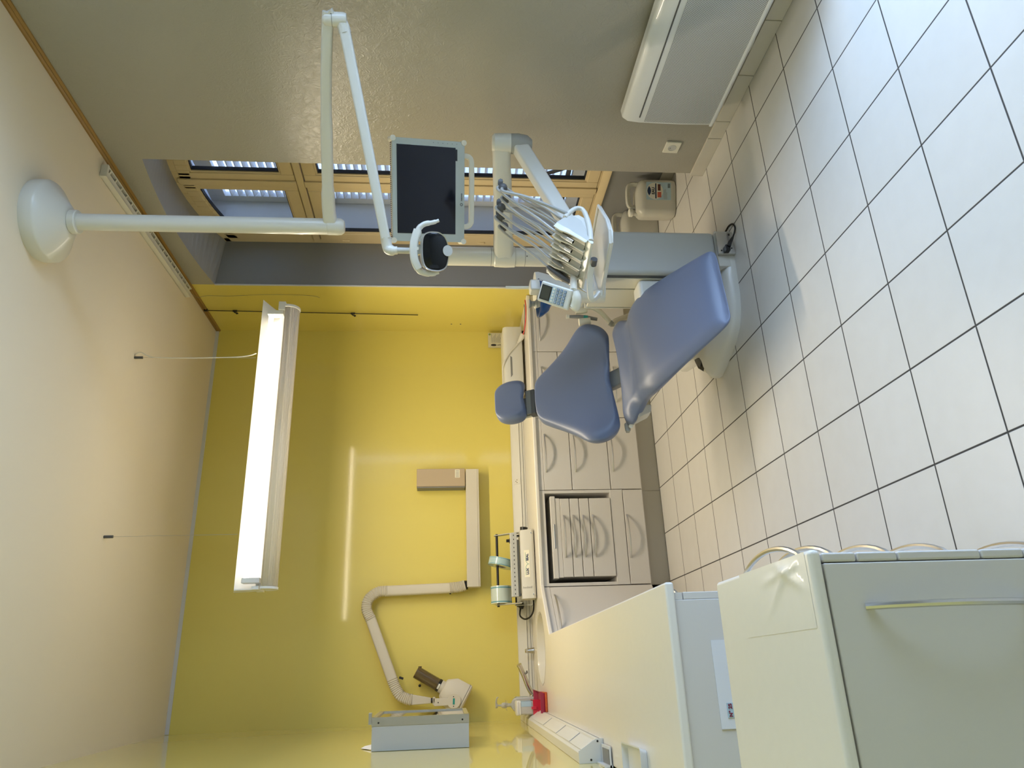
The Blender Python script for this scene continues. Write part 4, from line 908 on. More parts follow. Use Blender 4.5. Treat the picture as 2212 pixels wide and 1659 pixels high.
build('box', MB().loft([[(hx0, hy0, hz0), (hx1, hy0, hz0), (hx1, hy1, hz0), (hx0, hy1, hz0)], [(hx0 - .002, hy0 - .002, hz1), (hx1 + .002, hy0 - .002, hz1), (hx1 + .002, hy1 + .002, hz1), (hx0 - .002, hy1 + .002, hz1)], [(hx0 + .002, hy0 + .002, hz1), (hx1 - .002, hy0 + .002, hz1), (hx1 - .002, hy1 - .002, hz1), (hx0 + .002, hy1 - .002, hz1)], [(hx0 + .003, hy0 + .003, hz0 + .004), (hx1 - .003, hy0 + .003, hz0 + .004), (hx1 - .003, hy1 - .003, hz0 + .004), (hx0 + .003, hy1 - .003, hz0 + .004)]]), M_red, t, bevel=.0015)
build('clip', MB().bb((-1.628, .328, .890), (-1.612, .334, .922)), M_red, t, bevel=.002)
t = thing('wipes_tub', 'white tub with a blue side label standing in the red holder', 'tub', (-1.62, .395, hz0 + .005))
def rbox(x0, x1, y0, y1, z, r=.012, n=4):
    out = []
    for cx, cy, a0 in ((x1 - r, y1 - r, 0), (x0 + r, y1 - r, 90), (x0 + r, y0 + r, 180), (x1 - r, y0 + r, 270)):
        for k in range(n + 1):
            a = math.radians(a0 + 90 * k / n); out.append((cx + r * math.cos(a), cy + r * math.sin(a), z))
    return out
build('body', MB().loft([rbox(-1.656, -1.582, .345, .447, hz0 + .0046), rbox(-1.657, -1.581, .344, .448, .985)]), M_bottle, t)
build('lid', MB().loft([rbox(-1.660, -1.578, .341, .451, .985), rbox(-1.660, -1.578, .341, .451, .990), rbox(-1.658, -1.580, .343, .449, .992), rbox(-1.660, -1.578, .341, .451, .995), rbox(-1.660, -1.578, .341, .451, 1.006), rbox(-1.654, -1.584, .347, .445, 1.010)]), M_labelw, t)
build('side_label', MB().bb((-1.5808, .352, .92), (-1.5800, .440, .982)), M_label, t, smooth=False, label='blue side label')
build('front_label', MB().bb((-1.612, .3430, .92), (-1.582, .3438, .982)), M_label, t, smooth=False)
t = thing('pump_bottle', 'clear hand pump bottle standing behind the white tub', 'pump bottle', (-1.605, .545, WT))
build('bottle', MB().loft([rbox(-1.648, -1.562, .522, .582, WT + .0002), rbox(-1.650, -1.560, .520, .584, .99), rbox(-1.640, -1.570, .526, .578, 1.01), rbox(-1.620, -1.592, .538, .566, 1.025)]), M_clear, t)
build('label', MB().bb((-1.5598, .530, .92), (-1.5592, .575, 1.005)).bb((-1.63, .5188, .93), (-1.57, .5196, 1.0)) if False else MB().bb((-1.5598, .530, .92), (-1.5592, .575, 1.005)), M_label, t, smooth=False)
px, py = -1.606, .552
build('pump_neck', MB().lathe([(.011, 0), (.011, .028), (.015, .030), (.017, .045), (.015, .058), (.006, .066), (.005, .085), (.012, .086), (.015, .092), (.015, .100), (0, .101)], (px, py, 1.022), seg=22), M_clear, t)
build('nozzle', MB().tube([(px, py, 1.116), (px + .02, py - .01, 1.118), (px + .042, py - .02, 1.114), (px + .048, py - .023, 1.106)], [.006, .0055, .0045, .004], 10, smooth=4), M_clear, t)
build('wire_clip', MB().tube([(px - .03, py - .02, 1.052), (px - .005, py - .02, 1.066), (px + .03, py - .02, 1.058), (px + .012, py - .02, 1.046)], .0013, 6), M_satin, t)
# small items at the picture's edge on the left worktop
t = thing('white_tray', 'low white plastic tray on the long worktop at the end of the trunking', 'tray', (-1.69, -1.93, WT))
tx0, tx1, ty0, ty1 = -1.752, -1.655, -2.05, -1.80
build('tray', MB().loft([rbox(tx0 + .008, tx1 - .008, ty0 + .008, ty1 - .008, WT), rbox(tx0, tx1, ty0, ty1, WT + .022), rbox(tx0 + .004, tx1 - .004, ty0 + .004, ty1 - .004, WT + .022), rbox(tx0 + .012, tx1 - .012, ty0 + .012, ty1 - .012, WT + .004)]), M_radwhite, t)
t = thing('white_bracket', 'white box with a dark opening on the worktop right beside the trunking end cap', 'box', (-1.72, -1.47, WT))
build('shell', MB().bb((-1.757, -1.545, WT + .004), (-1.690, -1.402, WT + .010)).bb((-1.757, -1.545, WT), (-1.750, -1.402, WT + .03)), M_radwhite, t, smooth=False)
build('opening', MB().bb((-1.748, -1.54, WT + .0102), (-1.700, -1.43, WT + .012)), M_grey, t, smooth=False)

# ------------------------------------------------------------------ dental chair
CO = V((-.02, -.99, 0)); cf = V((.1392, -.9903, 0)); cr = V((.9903, .1392, 0))
def CH(u, v, z): return CO + cr * u + cf * v + V((0, 0, z))
t = thing('dental_chair', 'dental chair with blue-grey vinyl seat, back and headrest on a white base', 'dental chair', (.16, -1.1, 0))
# seat and leg rest: one cushion, lofted along the chair axis
def rr_section(v, z, hw, th, crown, r=.03, dish=0.0, sl=0.0):
    """cross section ring: top edge at height z, half width hw, thickness th"""
    pts = []; n = 14; sn_, cs_ = math.sin(sl), math.cos(sl)
    for k in range(n + 1):
        s = -1 + 2 * k / n; e = abs(s)
        h = crown * (1 - e ** 2.2) - dish * (1 - e ** 3) - r * max(0, (e - .86) / .14) ** 2
        pts.append((hw * s, h))
    pts += [(hw * 1.012, -r * 1.3), (hw * .99, -th * .72), (hw * .90, -th)]
    pts += [(hw * s, -th) for s in (.6, .2, -.2, -.6)]
    pts += [(-hw * .90, -th), (-hw * .99, -th * .72), (-hw * 1.012, -r * 1.3)]
    return [CH(u, v - h * sn_, z + h * cs_) for u, h in pts]
st = [ # v, z(edge), halfwidth, thickness, crown, dish, slope
    (-.035, .528, .235, .020, .004, .0, 0), (-.030, .545, .268, .050, .006, .0, 0), (-.005, .558, .292, .075, .004, .006, 0), (.030, .558, .299, .085, .0, .012, 0),
    (.070, .548, .287, .085, -.002, .014, .0), (.110, .530, .254, .082, -.004, .012, .02), (.150, .520, .240, .085, .0, .008, .03), (.195, .518, .247, .088, .004, .0, .06), (.245, .518, .264, .09, .006, .0, .10),
    (.315, .502, .270, .09, .010, .0, .22), (.40, .462, .258, .088, .012, .0, .40), (.50, .412, .240, .085, .012, .0, .45), (.60, .360, .222, .082, .012, .0, .46),
    (.675, .320, .208, .078, .011, .0, .48), (.715, .296, .200, .066, .008, .0, .55), (.732, .276, .186, .040, .004, .0, .7), (.736, .262, .162, .015, .0, .0, .7)]
def seat_ring(v, z, hw, th, c, d, s):
    ring = rr_section(v, z, hw, th, c, .03 if th > .05 else .008, d, s); k = .075 * max(0, 1 - (v + .035) / .22)
    return [P + cf * (k * (1 - min(1, abs((P - CO).dot(cr)) / hw) ** 2)) for P in ring]
seat = build('seat', MB().loft([seat_ring(*r) for r in st]), M_vinyl, t, sub=2)
# back rest: a scooped pad with bolsters low on both sides
rc = math.radians(31); bu = V((0, 0, 0)) + cf * (-math.sin(rc)) + V((0, 0, math.cos(rc))); bn = cf * math.cos(rc) + V((0, 0, math.sin(rc)))
BO = CH(-.015, -.015, .578)
def BK(u, h, d): return BO + cr * u + bu * h + bn * d
rows = [ # h, halfwidth, side forward offset, thickness
    (-.014, .235, .020, .030), (-.008, .275, .030, .062), (.012, .312, .044, .085), (.045, .336, .060, .10), (.085, .348, .074, .105), (.125, .347, .078, .105), (.165, .326, .066, .10),
    (.215, .278, .044, .092), (.275, .232, .028, .085), (.335, .192, .018, .080), (.385, .160, .010, .074), (.415, .138, .006, .060), (.430, .114, .002, .040), (.434, .085, .0, .018)]
def back_section(h, hw, fw, th):
    pts = []; n = 16
    for k in range(n + 1):
        s = -1 + 2 * k / n; e = abs(s)
        d = fw * (e ** 3.0) - .030 * max(0, (e - .84) / .16) ** 2 + .012 * (1 - e * e)
        pts.append((hw * s, d))
    pts += [(hw * 1.01, fw - .048 if th > .05 else fw - th * .5), (hw * .96, fw * .6 - th * .8), (hw * .8, fw * .25 - th), (hw * .4, -th), (0, -th), (-hw * .4, -th), (-hw * .8, fw * .25 - th), (-hw * .96, fw * .6 - th * .8), (-hw * 1.01, fw - .048 if th > .05 else fw - th * .5)]
    lift = .046 * max(0, 1 - (h + .014) / .16)
    return [BK(u, h + lift * (1 - min(1, abs(u) / hw) ** 2.5), d) for u, d in pts]
back = build('backrest', MB().loft([back_section(*r) for r in rows]), M_vinyl, t, sub=2)
build('back_shell', MB().loft([[BK(u * s, h, -.075 - (.03 if i else .0)) for u in (-1, 1)] + [BK(u * s * .9, h, -.10 - (.02 if i else 0)) for u in (1, -1)] for i, (h, s) in enumerate(((.03, .20), (.20, .18), (.40, .10)))]), M_white, t, bevel=.01)
# head rest
hb = math.radians(24); hbu = cf * (-math.sin(hb)) + V((0, 0, math.cos(hb))); hbn = cf * math.cos(hb) + V((0, 0, math.sin(hb)))
HO = BK(.032, .585, -.005)
def HR(u, h, d): return HO + cr * u + hbu * h + hbn * d
hrows = [(-.088, .072, .0, .025), (-.083, .104, .004, .055), (-.062, .122, .010, .072), (-.02, .127, .014, .078), (.025, .124, .014, .078), (.060, .112, .010, .070), (.080, .092, .004, .052), (.086, .066, .0, .025)]
def head_section(h, hw, fw, th):
    pts = []; n = 12
    for k in range(n + 1):
        s = -1 + 2 * k / n; e = abs(s)
        pts.append((hw * s, h + (.022 * (1 - e ** 2) if h < -.05 else 0), fw * e ** 2 + .02 - .028 * max(0, (e - .80) / .20) ** 2))
    for s, d in ((1.01, -.032), (.9, -th + .015), (.5, -th), (0, -th), (-.5, -th), (-.9, -th + .015), (-1.01, -.032)):
        pts.append((hw * s, h + (.022 * (1 - s * s) if h < -.05 else 0), d * (th / .078)))
    return [HR(u, hh, d) for u, hh, d in pts]
build('headrest', MB().loft([head_section(*r) for r in hrows]), M_vinyl, t, sub=2)
Rb = Matrix((cr, bu, bn)).transposed()
hbk = build('headrest_bracket', MB().box(BK(.010, .470, -.052), (.15, .040, .050), R=Rb), M_dgrey, t, bevel=.008, label='dark grey headrest joint')
build('bracket_lid', MB().box(BK(.010, .488, -.030), (.146, .030, .012), R=Rb), M_grey, hbk, bevel=.004)
build('headrest_bar', MB().box(BK(.004, .42, -.062), (.090, .11, .016), R=Rb), M_midgrey, t, bevel=.003)
build('headrest_post', MB().box(HR(-.02, -.06, -.075), (.12, .10, .02), R=Rb), M_lgrey, t, bevel=.004)
# arm joining seat and back
build('back_hinge', MB().tube([CH(.015, .10, .47), CH(.015, .0, .485), CH(.012, -.06, .530), BK(.03, .06, -.09)], 1, 12, smooth=6, sq=(.020, .050), up=(0, 0, 1)), M_midgrey, t)
build('seat_pan', MB().loft([[CH(u * s, v, z) for u, v in ((-.22, .02), (.22, .02), (.21, .30), (-.21, .30))] for s, z in ((1.0, .475), (.9, .43))]), M_lgrey, t, bevel=.012)
# side joint on the viewer's left, clear cover below the seat wing
jt = build('side_joint', MB().box(CH(-.292, -.030, .528), (.05, .024, .018), R=Matrix.Rotation(math.atan2(cr.y, cr.x), 3, 'Z')).cyl(CH(-.27, -.03, .528), CH(-.31, -.03, .528), .014) , M_midgrey, t, bevel=.003)
build('joint_cap', MB().cyl(CH(-.300, .002, .520), CH(-.304, .012, .520), .011, .010, seg=20), M_cream, jt)
build('side_cover', MB().loft([[CH(-.255, .00, .49), CH(-.235, .00, .49), CH(-.235, .10, .49), CH(-.255, .10, .49)], [CH(-.296, .002, .50), CH(-.25, .002, .50), CH(-.25, .10, .50), CH(-.296, .06, .50)], [CH(-.270, .012, .435), CH(-.235, .012, .435), CH(-.235, .09, .425), CH(-.262, .06, .425)]][::-1] if False else [[CH(-.262, .012, .432), CH(-.225, .012, .432), CH(-.225, .09, .425), CH(-.255, .07, .425)], [CH(-.300, .002, .512), CH(-.235, .002, .512), CH(-.235, .11, .495), CH(-.290, .08, .495)]]), M_clear, t, bevel=.006)
# base plate with rounded toe, lift column
foot = [(.470, -1.372), (.25, -1.366), (.17, -1.345), (.100, -1.305), (.050, -1.240), (.015, -1.160), (-.022, -1.060), (-.036, -1.000), (-.030, -.955), (.0, -.935), (.04, -.925), (.12, -.86), (.16, -.70), (.20, -.50), (.48, -.50), (.62, -.70), (.64, -1.00), (.47, -1.00)]
def inset(P, f, z):
    cx = sum(p[0] for p in P) / len(P); cy = sum(p[1] for p in P) / len(P)
    return [(cx + (x - cx) * f, cy + (y - cy) * f, z) for x, y in P]
build('base', MB().loft([inset(foot, 1, 0), inset(foot, 1.0, .022), inset(foot, .985, .038), inset(foot, .94, .052), inset(foot, .80, .074), inset(foot, .55, .09)]), M_white, t, ang=60)
build('base_button', MB().lathe([(.024, 0), (.0225, .0015), (.021, .0006), (0, .0012)], (.050, -1.150, .0600), (-.55, -.25, .80), 28), M_cream, t)
build('lift_column', MB().loft([[(x, y, z) for x, y in ((.10 + dx, -1.15), (.34 + dx, -1.15), (.34 + dx, -.78), (.10 + dx, -.78))] for z, dx in ((.07, .04), (.30, .0), (.44, -.06))]), M_white, t, bevel=.02)

# ------------------------------------------------------------------ floor box behind the chair, foot pedal
t = thing('floor_box', 'white floor connection box behind the chair, against the plinth', 'floor box', (.52, .1, 0))
build('cover', MB().loft([[(.345, -.09, 0), (.72, -.09, 0), (.72, .303, 0), (.347, .303, 0)], [(.330, -.05, .16), (.70, -.05, .16), (.70, .303, .16), (.320, .303, .16)]]), M_white, t, bevel=.006)
build('thin_cord', MB().tube([(.338, .02, .10), (.340, .04, .07), (.341, .025, .060), (.343, .06, .035), (.343, .05, .020)], .0022, 6), M_grey, t)
t = thing('foot_control', 'black foot pedal with a bristled end lying on the floor by the chair base', 'foot pedal', (.13, -.845, 0))
fd = V((-.82, -.57, 0)).normalized(); fs = V((-fd.y, fd.x, 0)); FO = V((.13, -.835, 0))
def FT(a, s, z): return FO + fd * a + fs * s + V((0, 0, z))
build('pedal', MB().loft([[FT(a, -w, .001), FT(a, w, .001), FT(a, w * .9, h), FT(a, -w * .9, h)] for a, w, h in ((-.12, .035, .03), (-.06, .05, .05), (.02, .05, .052), (.065, .042, .036))]), M_black, t, bevel=.008)
build('pedal_pad', MB().loft([[FT(a, -w, h), FT(a, w, h), FT(a, w, h + .006), FT(a, -w, h + .006)] for a, w, h in ((-.09, .025, .05), (.0, .030, .053), (.04, .022, .046))]), M_dgrey, t, bevel=.003)
build('cream_end', MB().loft([[FT(a, -w, .002), FT(a, w, .002), FT(a, w * .85, h), FT(a, -w * .85, h)] for a, w, h in ((.062, .042, .036), (.085, .038, .026))]), M_cream, t, bevel=.004)
o = MB()
for k in range(16):
    s = -.036 + .0048 * k; o.tube([FT(.080, s, .014), FT(.100, s * 1.1, .008), FT(.112 + .004 * math.sin(k * 2.1), s * 1.2, .003)], .0016, 5)
o = build('bristles', o, M_core, t); o['kind'] = 'stuff'

# ------------------------------------------------------------------ dental unit: cabinet, column, arms, instrument table
t = thing('dental_unit', 'white dental unit with a column, folding arm and instrument table beside the chair', 'dental unit', (.49, -1.2, 0))
cb = build('cabinet', MB().bb((.360, -1.36, .082), (.605, -1.03, .70)), M_board, t, bevel=.022, seg=4)
build('side_panel', MB().bb((.352, -1.318, .10), (.362, -1.215, .69)), M_cream, cb, bevel=.003)
build('side_panel', MB().bb((.350, -1.208, .10), (.362, -1.022, .69)), M_cream, cb, bevel=.003)
build('panel_gap', MB().bb((.3555, -1.335, .10), (.3615, -1.04, .685)), M_dgrey, cb, smooth=False)
build('edge_rim', MB().bb((.346, -1.022, .08), (.60, -1.012, .70)), M_white, cb, bevel=.002)
build('knee_box', MB().bb((.245, -1.315, .26), (.352, -1.20, .485)), M_white, t, bevel=.02, seg=4)
build('foot_plate', MB().bb((.458, -1.392, .0), (.582, -1.372, .086)), M_steel, t, bevel=.001)
for x, z in ((.566, .020), (.489, .017), (.475, .07)): build('screw', MB().lathe([(.0042, 0), (.004, .0015), (0, .002)], (x, -1.392, z), (0, -1, 0), 10), M_black, t)
build('plinth', MB().bb((.40, -1.37, 0), (.60, -1.05, .083)), M_white, t, smooth=False)
build('mains_plug', MB().bb((.458, -1.425, .036), (.492, -1.393, .060)), M_black, t, bevel=.004)
build('plug_tail', MB().tube([(.478, -1.424, .046), (.500, -1.428, .036), (.520, -1.43, .024), (.533, -1.43, .016)], [.011, .010, .007, .0045], 10), M_black, t)
build('mains_cable', MB().tube([(.530, -1.43, .018), (.556, -1.435, .008), (.580, -1.44, .0045), (.612, -1.42, .0045), (.630, -1.375, .0045), (.618, -1.335, .012), (.596, -1.31, .04)], .0042, 10, smooth=6), M_rubber, t)
# column
CX, CY = .546, -1.187
build('column', MB().cyl((CX, CY, .70), (CX, CY, 1.46), .0475, seg=40), M_white, t)
for z in (1.028, 1.2): build('column_seam', MB().cyl((CX, CY, z - .001), (CX, CY, z + .001), .0479, seg=40), M_grey, t)
build('cable_hole', MB().cyl((CX - .02, CY - .0425, 1.02), (CX - .021, CY - .0455, 1.02), .0028, seg=10), M_black, t)
build('arm_collar', MB().lathe([(.0475, .0), (.052, .004), (.054, .05), (.052, .105), (.0475, .110), (.0, .11)], (CX, CY, 1.075), seg=40), M_white, t)
EA = V((.847, -1.684, 1.172)); AB = V((CX, CY, 1.135)); ad = (EA - AB).normalized()
build('swing_arm', MB().tube([AB, AB + ad * .06, AB.lerp(EA, .3), AB.lerp(EA, .62), EA - ad * .06 + V((0, 0, .002)), EA + ad * .012], [1.05, 1.0, .92, .88, .84, .8], 12, smooth=5, sq=(.052, .050), up=(0, 0, 1)), M_white, t)
build('arm_end', MB().lathe([(.0, .046), (.034, .044), (.044, .034), (.046, .0), (.046, -.042), (.0, -.042)], EA, seg=32), M_white, t)
build('elbow_joint', MB().lathe([(.0445, 0), (.046, -.004), (.047, -.035), (.040, -.075), (.022, -.098), (0, -.10)], EA + V((0, 0, -.043)), seg=32), M_midgrey, t, label='grey rounded elbow joint')
# instrument table frame
TR = V((.241, -1.946, .990)); er = V((-.2402, .9707, 0)); eb = V((.9707, .2402, 0)); ez = V((0, 0, 1))
def TB(r, b, z): return TR + er * r + eb * b + ez * z
p0 = EA + V((-.02, .0, -.085)); p1 = TB(.14, .085, -.105)
build('balance_arm', MB().tube([p0, p0.lerp(p1, .5), p1], [1, .98, .9], 12, sq=(.036, .030), up=(0, 0, 1)), M_white, t)
LW = .27
# body under the table: solid extruded along the row, with the sloped instrument rack
body = [(-.106, -.128), (-.106, -.122), (0, -.006), (.012, -.004), (.048, -.050), (.060, -.10), (.03, -.134)]
tb_ = build('table_body', MB().prism([TB(.010, b, z) for b, z in body], er * (LW - .010)), M_white, t, bevel=.004)
build('end_panel', MB().prism([TB(0, b, z) for b, z in ((0, .002), (.043, -.049), (.040, -.080), (.012, -.106), (-.04, -.118), (-.104, -.126), (-.104, -.118))], er * .012), M_lgrey, tb_, bevel=.003)
build('handle', MB().tube([TB(.004, *p) for p in ((.034, -.040), (.062, -.060), (.084, -.082), (.092, -.100), (.084, -.118), (.050, -.128), (.0, -.133), (-.055, -.134), (-.100, -.130))], [.010, .010, .0095, .009, .009, .010, .011, .011, .011], 14, smooth=5), M_white, tb_)
build('front_lip', MB().prism([TB(.0, b, z) for b, z in ((-.120, -.128), (-.104, -.118), (-.098, -.128), (-.108, -.140), (-.118, -.138))], er * LW), M_white, tb_, bevel=.002)
M_channel = mat('rack_satin_grey', (.42, .41, .37), .28, .35)
sl_d = V((0, 0, 0)) - eb * .106 - ez * .116; sl_l = sl_d.length; sl_u = sl_d.normalized(); sl_n = er.cross(sl_u); sl_n = sl_n if sl_n.z > 0 else -sl_n
def RK(r, s, n): return TR + er * r + ez * -.004 + sl_u * s + sl_n * n
# fluted rack: ridges between the five instrument channels
for k in range(6):
    r = .004 + k * (LW - .012) / 5
    build('rack_ridge', MB().loft([[RK(r - w, s, 0), RK(r - w * .5, s, h), RK(r + w * .5, s, h), RK(r + w, s, 0)] for s, w, h in ((.0, .0045, .024), (.035, .0045, .026), (.060, .008, .020), (.080, .0055, .016), (.15, .0055, .014), (sl_l - .004, .006, .006))]), M_white, tb_, bevel=.0015)
    if k < 5:
        rc_ = r + (LW - .012) / 10
        build('rack_channel', MB().loft([[RK(rc_ + .020 * math.cos(a), s, .010 - .010 * math.sin(a)) for a in [math.radians(180 * j / 8) for j in range(9)]] + [RK(rc_ + .020, s, -.004), RK(rc_ - .020, s, -.004)] for s in (.045, sl_l - .010)]), M_channel, tb_)
        build('holder_block', MB().prism([RK(rc_ - .019, .001, .002), RK(rc_ + .019, .001, .002), RK(rc_ + .013, .001, .013), RK(rc_ - .013, .001, .013)], sl_u * .040), M_cream, tb_, bevel=.002)
# hinge and bracket for the auxiliary tray
build('tray_hinge', MB().cyl(TB(.085, -.118, -.155), TB(.115, -.122, -.155), .014, seg=18), M_dgrey, t)
build('tray_bracket', MB().tube([TB(.10, -.115, -.150), TB(.16, -.155, -.145), TB(.215, -.20, -.152), TB(.228, -.205, -.166), TB(.222, -.175, -.192)], 1, 12, smooth=4, sq=(.012, .008)), M_white, t)
def slab(name, P, z, th, m, p):
    return build(name, MB().loft([[(x, y, z - th) for x, y in P], [(x, y, z) for x, y in P]]), m, p, bevel=.003)
axp = [(.452, -1.770), (.300, -1.885), (.225, -1.918), (.175, -1.905), (.070, -1.665), (.085, -1.625), (.30, -1.52), (.37, -1.53)]
zt_ = .762
tr_ = slab('auxiliary_tray', axp, zt_, .010, M_white, t)
cx = sum(p[0] for p in axp) / 8; cy = sum(p[1] for p in axp) / 8
build('tray_rim', MB().tube([(x, y, zt_ + .004) for x, y in axp + axp[:1]], .0065, 8), M_white, tr_)
build('tray_support', MB().tube([TB(.222, -.175, -.192), (.10, -1.62, .775), (.13, -1.60, .750)], 1, 10, smooth=4, sq=(.014, .012)), M_white, t)
# whip rods, hoses, handpieces
J0 = V((.455, -1.878, 1.180))
pitch_ = (LW - .012) / 5
for i in range(5):
    r = .004 + (i + .5) * pitch_
    J = J0 + er * (.004 + .053 * i) + V((0, 0, .012 * (1 if i in (0, 2, 3) else -.6)))
    B = TB(r, .045, -.040)
    mid = B.lerp(J, .5)
    build('whip_rod', MB().tube([B, B.lerp(J, .35) + eb * .010 + ez * -.010, B.lerp(J, .75) + eb * .006 + ez * -.004, J + eb * -.018 + ez * -.008], [.0062, .0052, .0044, .004], 10, smooth=5), M_hose, t)
    wj = build('whip_joint', MB().sphere(J, (.021, .021, .019), 18), M_dgrey, t)
    build('joint_fin', MB().tube([J + eb * .016 + ez * .010, J + eb * .028 + ez * .010 + er * -.010, J + eb * .040 - er * .014 + ez * .006], [.008, .0085, .005], 10, smooth=3, sq=(.010, .0045)), M_dgrey, wj)
    S0 = RK(r, -.004, .018)
    hose = [J + ez * .018 + eb * .010, J + ez * .020 - eb * .012, J.lerp(S0, .35) + ez * .022 + er * .004, J.lerp(S0, .72) + ez * .006 - er * .006 * (i % 2), S0, RK(r, .055, .017)]
    build('hose', MB().tube(hose, .0058, 10, smooth=6), M_hose, t)
    hose2 = [J - ez * .016, J.lerp(B, .4) + er * .020 - ez * .02, B + er * .014 + ez * .02, TB(r + .010, .03, -.02)]
    build('hose', MB().tube(hose2, .0042, 8, smooth=6), M_hose, t)
    if i < 3:
        c = build('coupling', MB().cyl(RK(r, .042, .018), RK(r, .068, .018), .0085, .0105, seg=18), M_hose, t)
        build('chrome_sleeve', MB().lathe([(.0095, 0), (.0095, .034), (.0075, .034), (.0075, .004)], RK(r, .066, .018), sl_u, 20, cap=False), M_chrome, t)
        build('sleeve_bore', MB().cyl(RK(r, .074, .018), RK(r, .076, .018), .0078, seg=16), M_black, t)
    elif i == 3:
        build('handpiece', MB().tube([RK(r, .018, .017), RK(r, .035, .018), RK(r, .060, .020), RK(r, .072, .021)], [.0075, .0105, .0095, .0065], 14), M_grey, t)
        build('handpiece_tip', MB().cyl(RK(r, .071, .021), RK(r, .082, .022), .0045, .0032, seg=12), M_satin, t)
    else:
        sy = build('syringe', MB().tube([RK(r, .0, .020), RK(r, .03, .023), RK(r, .075, .026), RK(r, .130, .027)], [.0085, .0125, .0135, .0105], 16, smooth=3), M_dgrey, t)
        build('syringe_collar', MB().tube([RK(r, .128, .027), RK(r, .150, .027), RK(r, .165, .027)], [.0108, .0100, .0070], 16), M_satin, sy)
        build('syringe_tip', MB().tube([RK(r, .164, .027), RK(r, .190, .026), RK(r, .215, .024)], [.0060, .0042, .0018], 12), M_satin, sy)
        build('scoop', MB().tube([RK(r + .018, .0, .010), RK(r + .024, .04, .014), RK(r + .022, .085, .016)], [.012, .017, .010], 12, smooth=3), M_white, tb_)
build('supply_hose', MB().tube([J0 + ez * .012, J0 + ez * .014 - eb * .045 - er * .016, TB(-.018, .130, .120), TB(-.018, .085, .04), TB(.0, .052, -.05)], .0072, 10, smooth=6), M_midgrey, t)
# control keypad at the far end of the table
KC = V((-.031, -1.835, .998)); kn_ = V((-.40, -.72, .56)).normalized()
camr, camd = V((.928, -.374, -.001)), V((-.035, -.086, -.996))
kr = (camr + camd * .40); kr = (kr - kn_ * kr.dot(kn_)).normalized(); ku = kn_.cross(kr); ku = ku if ku.z > 0 else -ku
def KP(a, b, c=0): return KC + kr * a + ku * b + kn_ * c
RKp = Matrix((kr, ku, kn_)).transposed()
M_keyblue = mat('key_blue', (.10, .20, .34), .45)
kp = build('keypad', MB().box(KP(0, 0, -.011), (.084, .142, .020), R=RKp), M_white, t, bevel=.007, seg=4)
build('keypad_sheet', MB().box(KP(.0, .010, -.0004), (.064, .020, .0012), R=RKp), M_label, kp, smooth=False)
build('keypad_border', MB().box(KP(.0, -.040, .0003), (.068, .044, .0006), R=RKp), M_labelw, kp, smooth=False) if False else None
build('display_frame', MB().box(KP(.0, .039, .0008), (.060, .046, .0016), R=RKp), M_black, kp, bevel=.0006)
build('display', MB().box(KP(.0, .039, .0018), (.052, .038, .0008), R=RKp), M_lcd, kp, smooth=False)
for k in range(5): build('key', MB().lathe([(.0050, 0), (.0048, .0012), (0, .0014)], KP(-.025 + .0125 * k, .007, .0002), kn_, 14), M_labelw, kp)
for a in range(3):
    for b in range(5):
        build('key', MB().box(KP(-.026 + .013 * b, -.011 - .0165 * a, .0008), (.0105, .012, .0016), R=RKp), M_keyblue, kp, bevel=.002)
        build('key_symbol', MB().lathe([(.0034, 0), (.0034, .0004), (.0022, .0004), (.0022, 0)], KP(-.026 + .013 * b, -.011 - .0165 * a, .0016), kn_, 10, cap=False), M_labelw, kp)
build('keypad_arm', MB().tube([KP(.030, -.070, -.030), KP(.012, -.086, -.026), KP(-.015, -.090, -.026), KP(-.032, -.084, -.026)], [.020, .021, .021, .017], 14, smooth=4), M_cream, t)
build('keypad_bracket', MB().tube([KP(.035, -.062, -.034), TB(.262, .005, -.112), TB(.22, .02, -.115)], .015, 12, smooth=4), M_cream, t)

# ------------------------------------------------------------------ spittoon with blue bowl
SP = V((.205, -1.385, 0))
t = thing('spittoon', 'spittoon with a blue bowl and thin white filler pipe behind the instrument table', 'spittoon', (.29, -1.30, .70))
build('pedestal', MB().loft([[(.29 + r * math.cos(a), -1.30 + r * .8 * math.sin(a), z) for a in [2 * PI * k / 28 for k in range(28)]] for z, r in ((.66, .06), (.80, .062), (.88, .070), (.945, .085), (.985, .095), (1.000, .093))]), M_white, t)
build('support', MB().tube([(.29, -1.30, .93), (.24, -1.35, .93), (.21, -1.38, .94)], [.04, .04, .035], 14, smooth=3), M_white, t)
build('bowl', MB().lathe([(.0, -.066), (.030, -.064), (.062, -.048), (.086, -.018), (.094, .0), (.090, .0), (.080, -.018), (.058, -.042), (.028, -.057), (.0, -.058)], (SP.x - .005, SP.y, .998), seg=44), M_blue, t, label='deep blue bowl')
build('filler_block', MB().bb((.205, -1.46, .985), (.262, -1.40, 1.042)), M_white, t, bevel=.008)
build('filler_pipe', MB().tube([(.248, -1.402, 1.03), (.249, -1.398, 1.10), (.252, -1.394, 1.150)], [.0078, .0078, .0070], 14), M_cream, t)
build('spool', MB().lathe([(.021, 0), (.021, .004), (.013, .012), (.013, .026), (.021, .036), (.021, .040), (0, .04)], (.185, -1.36, 1.0), seg=24), M_midgrey, t)

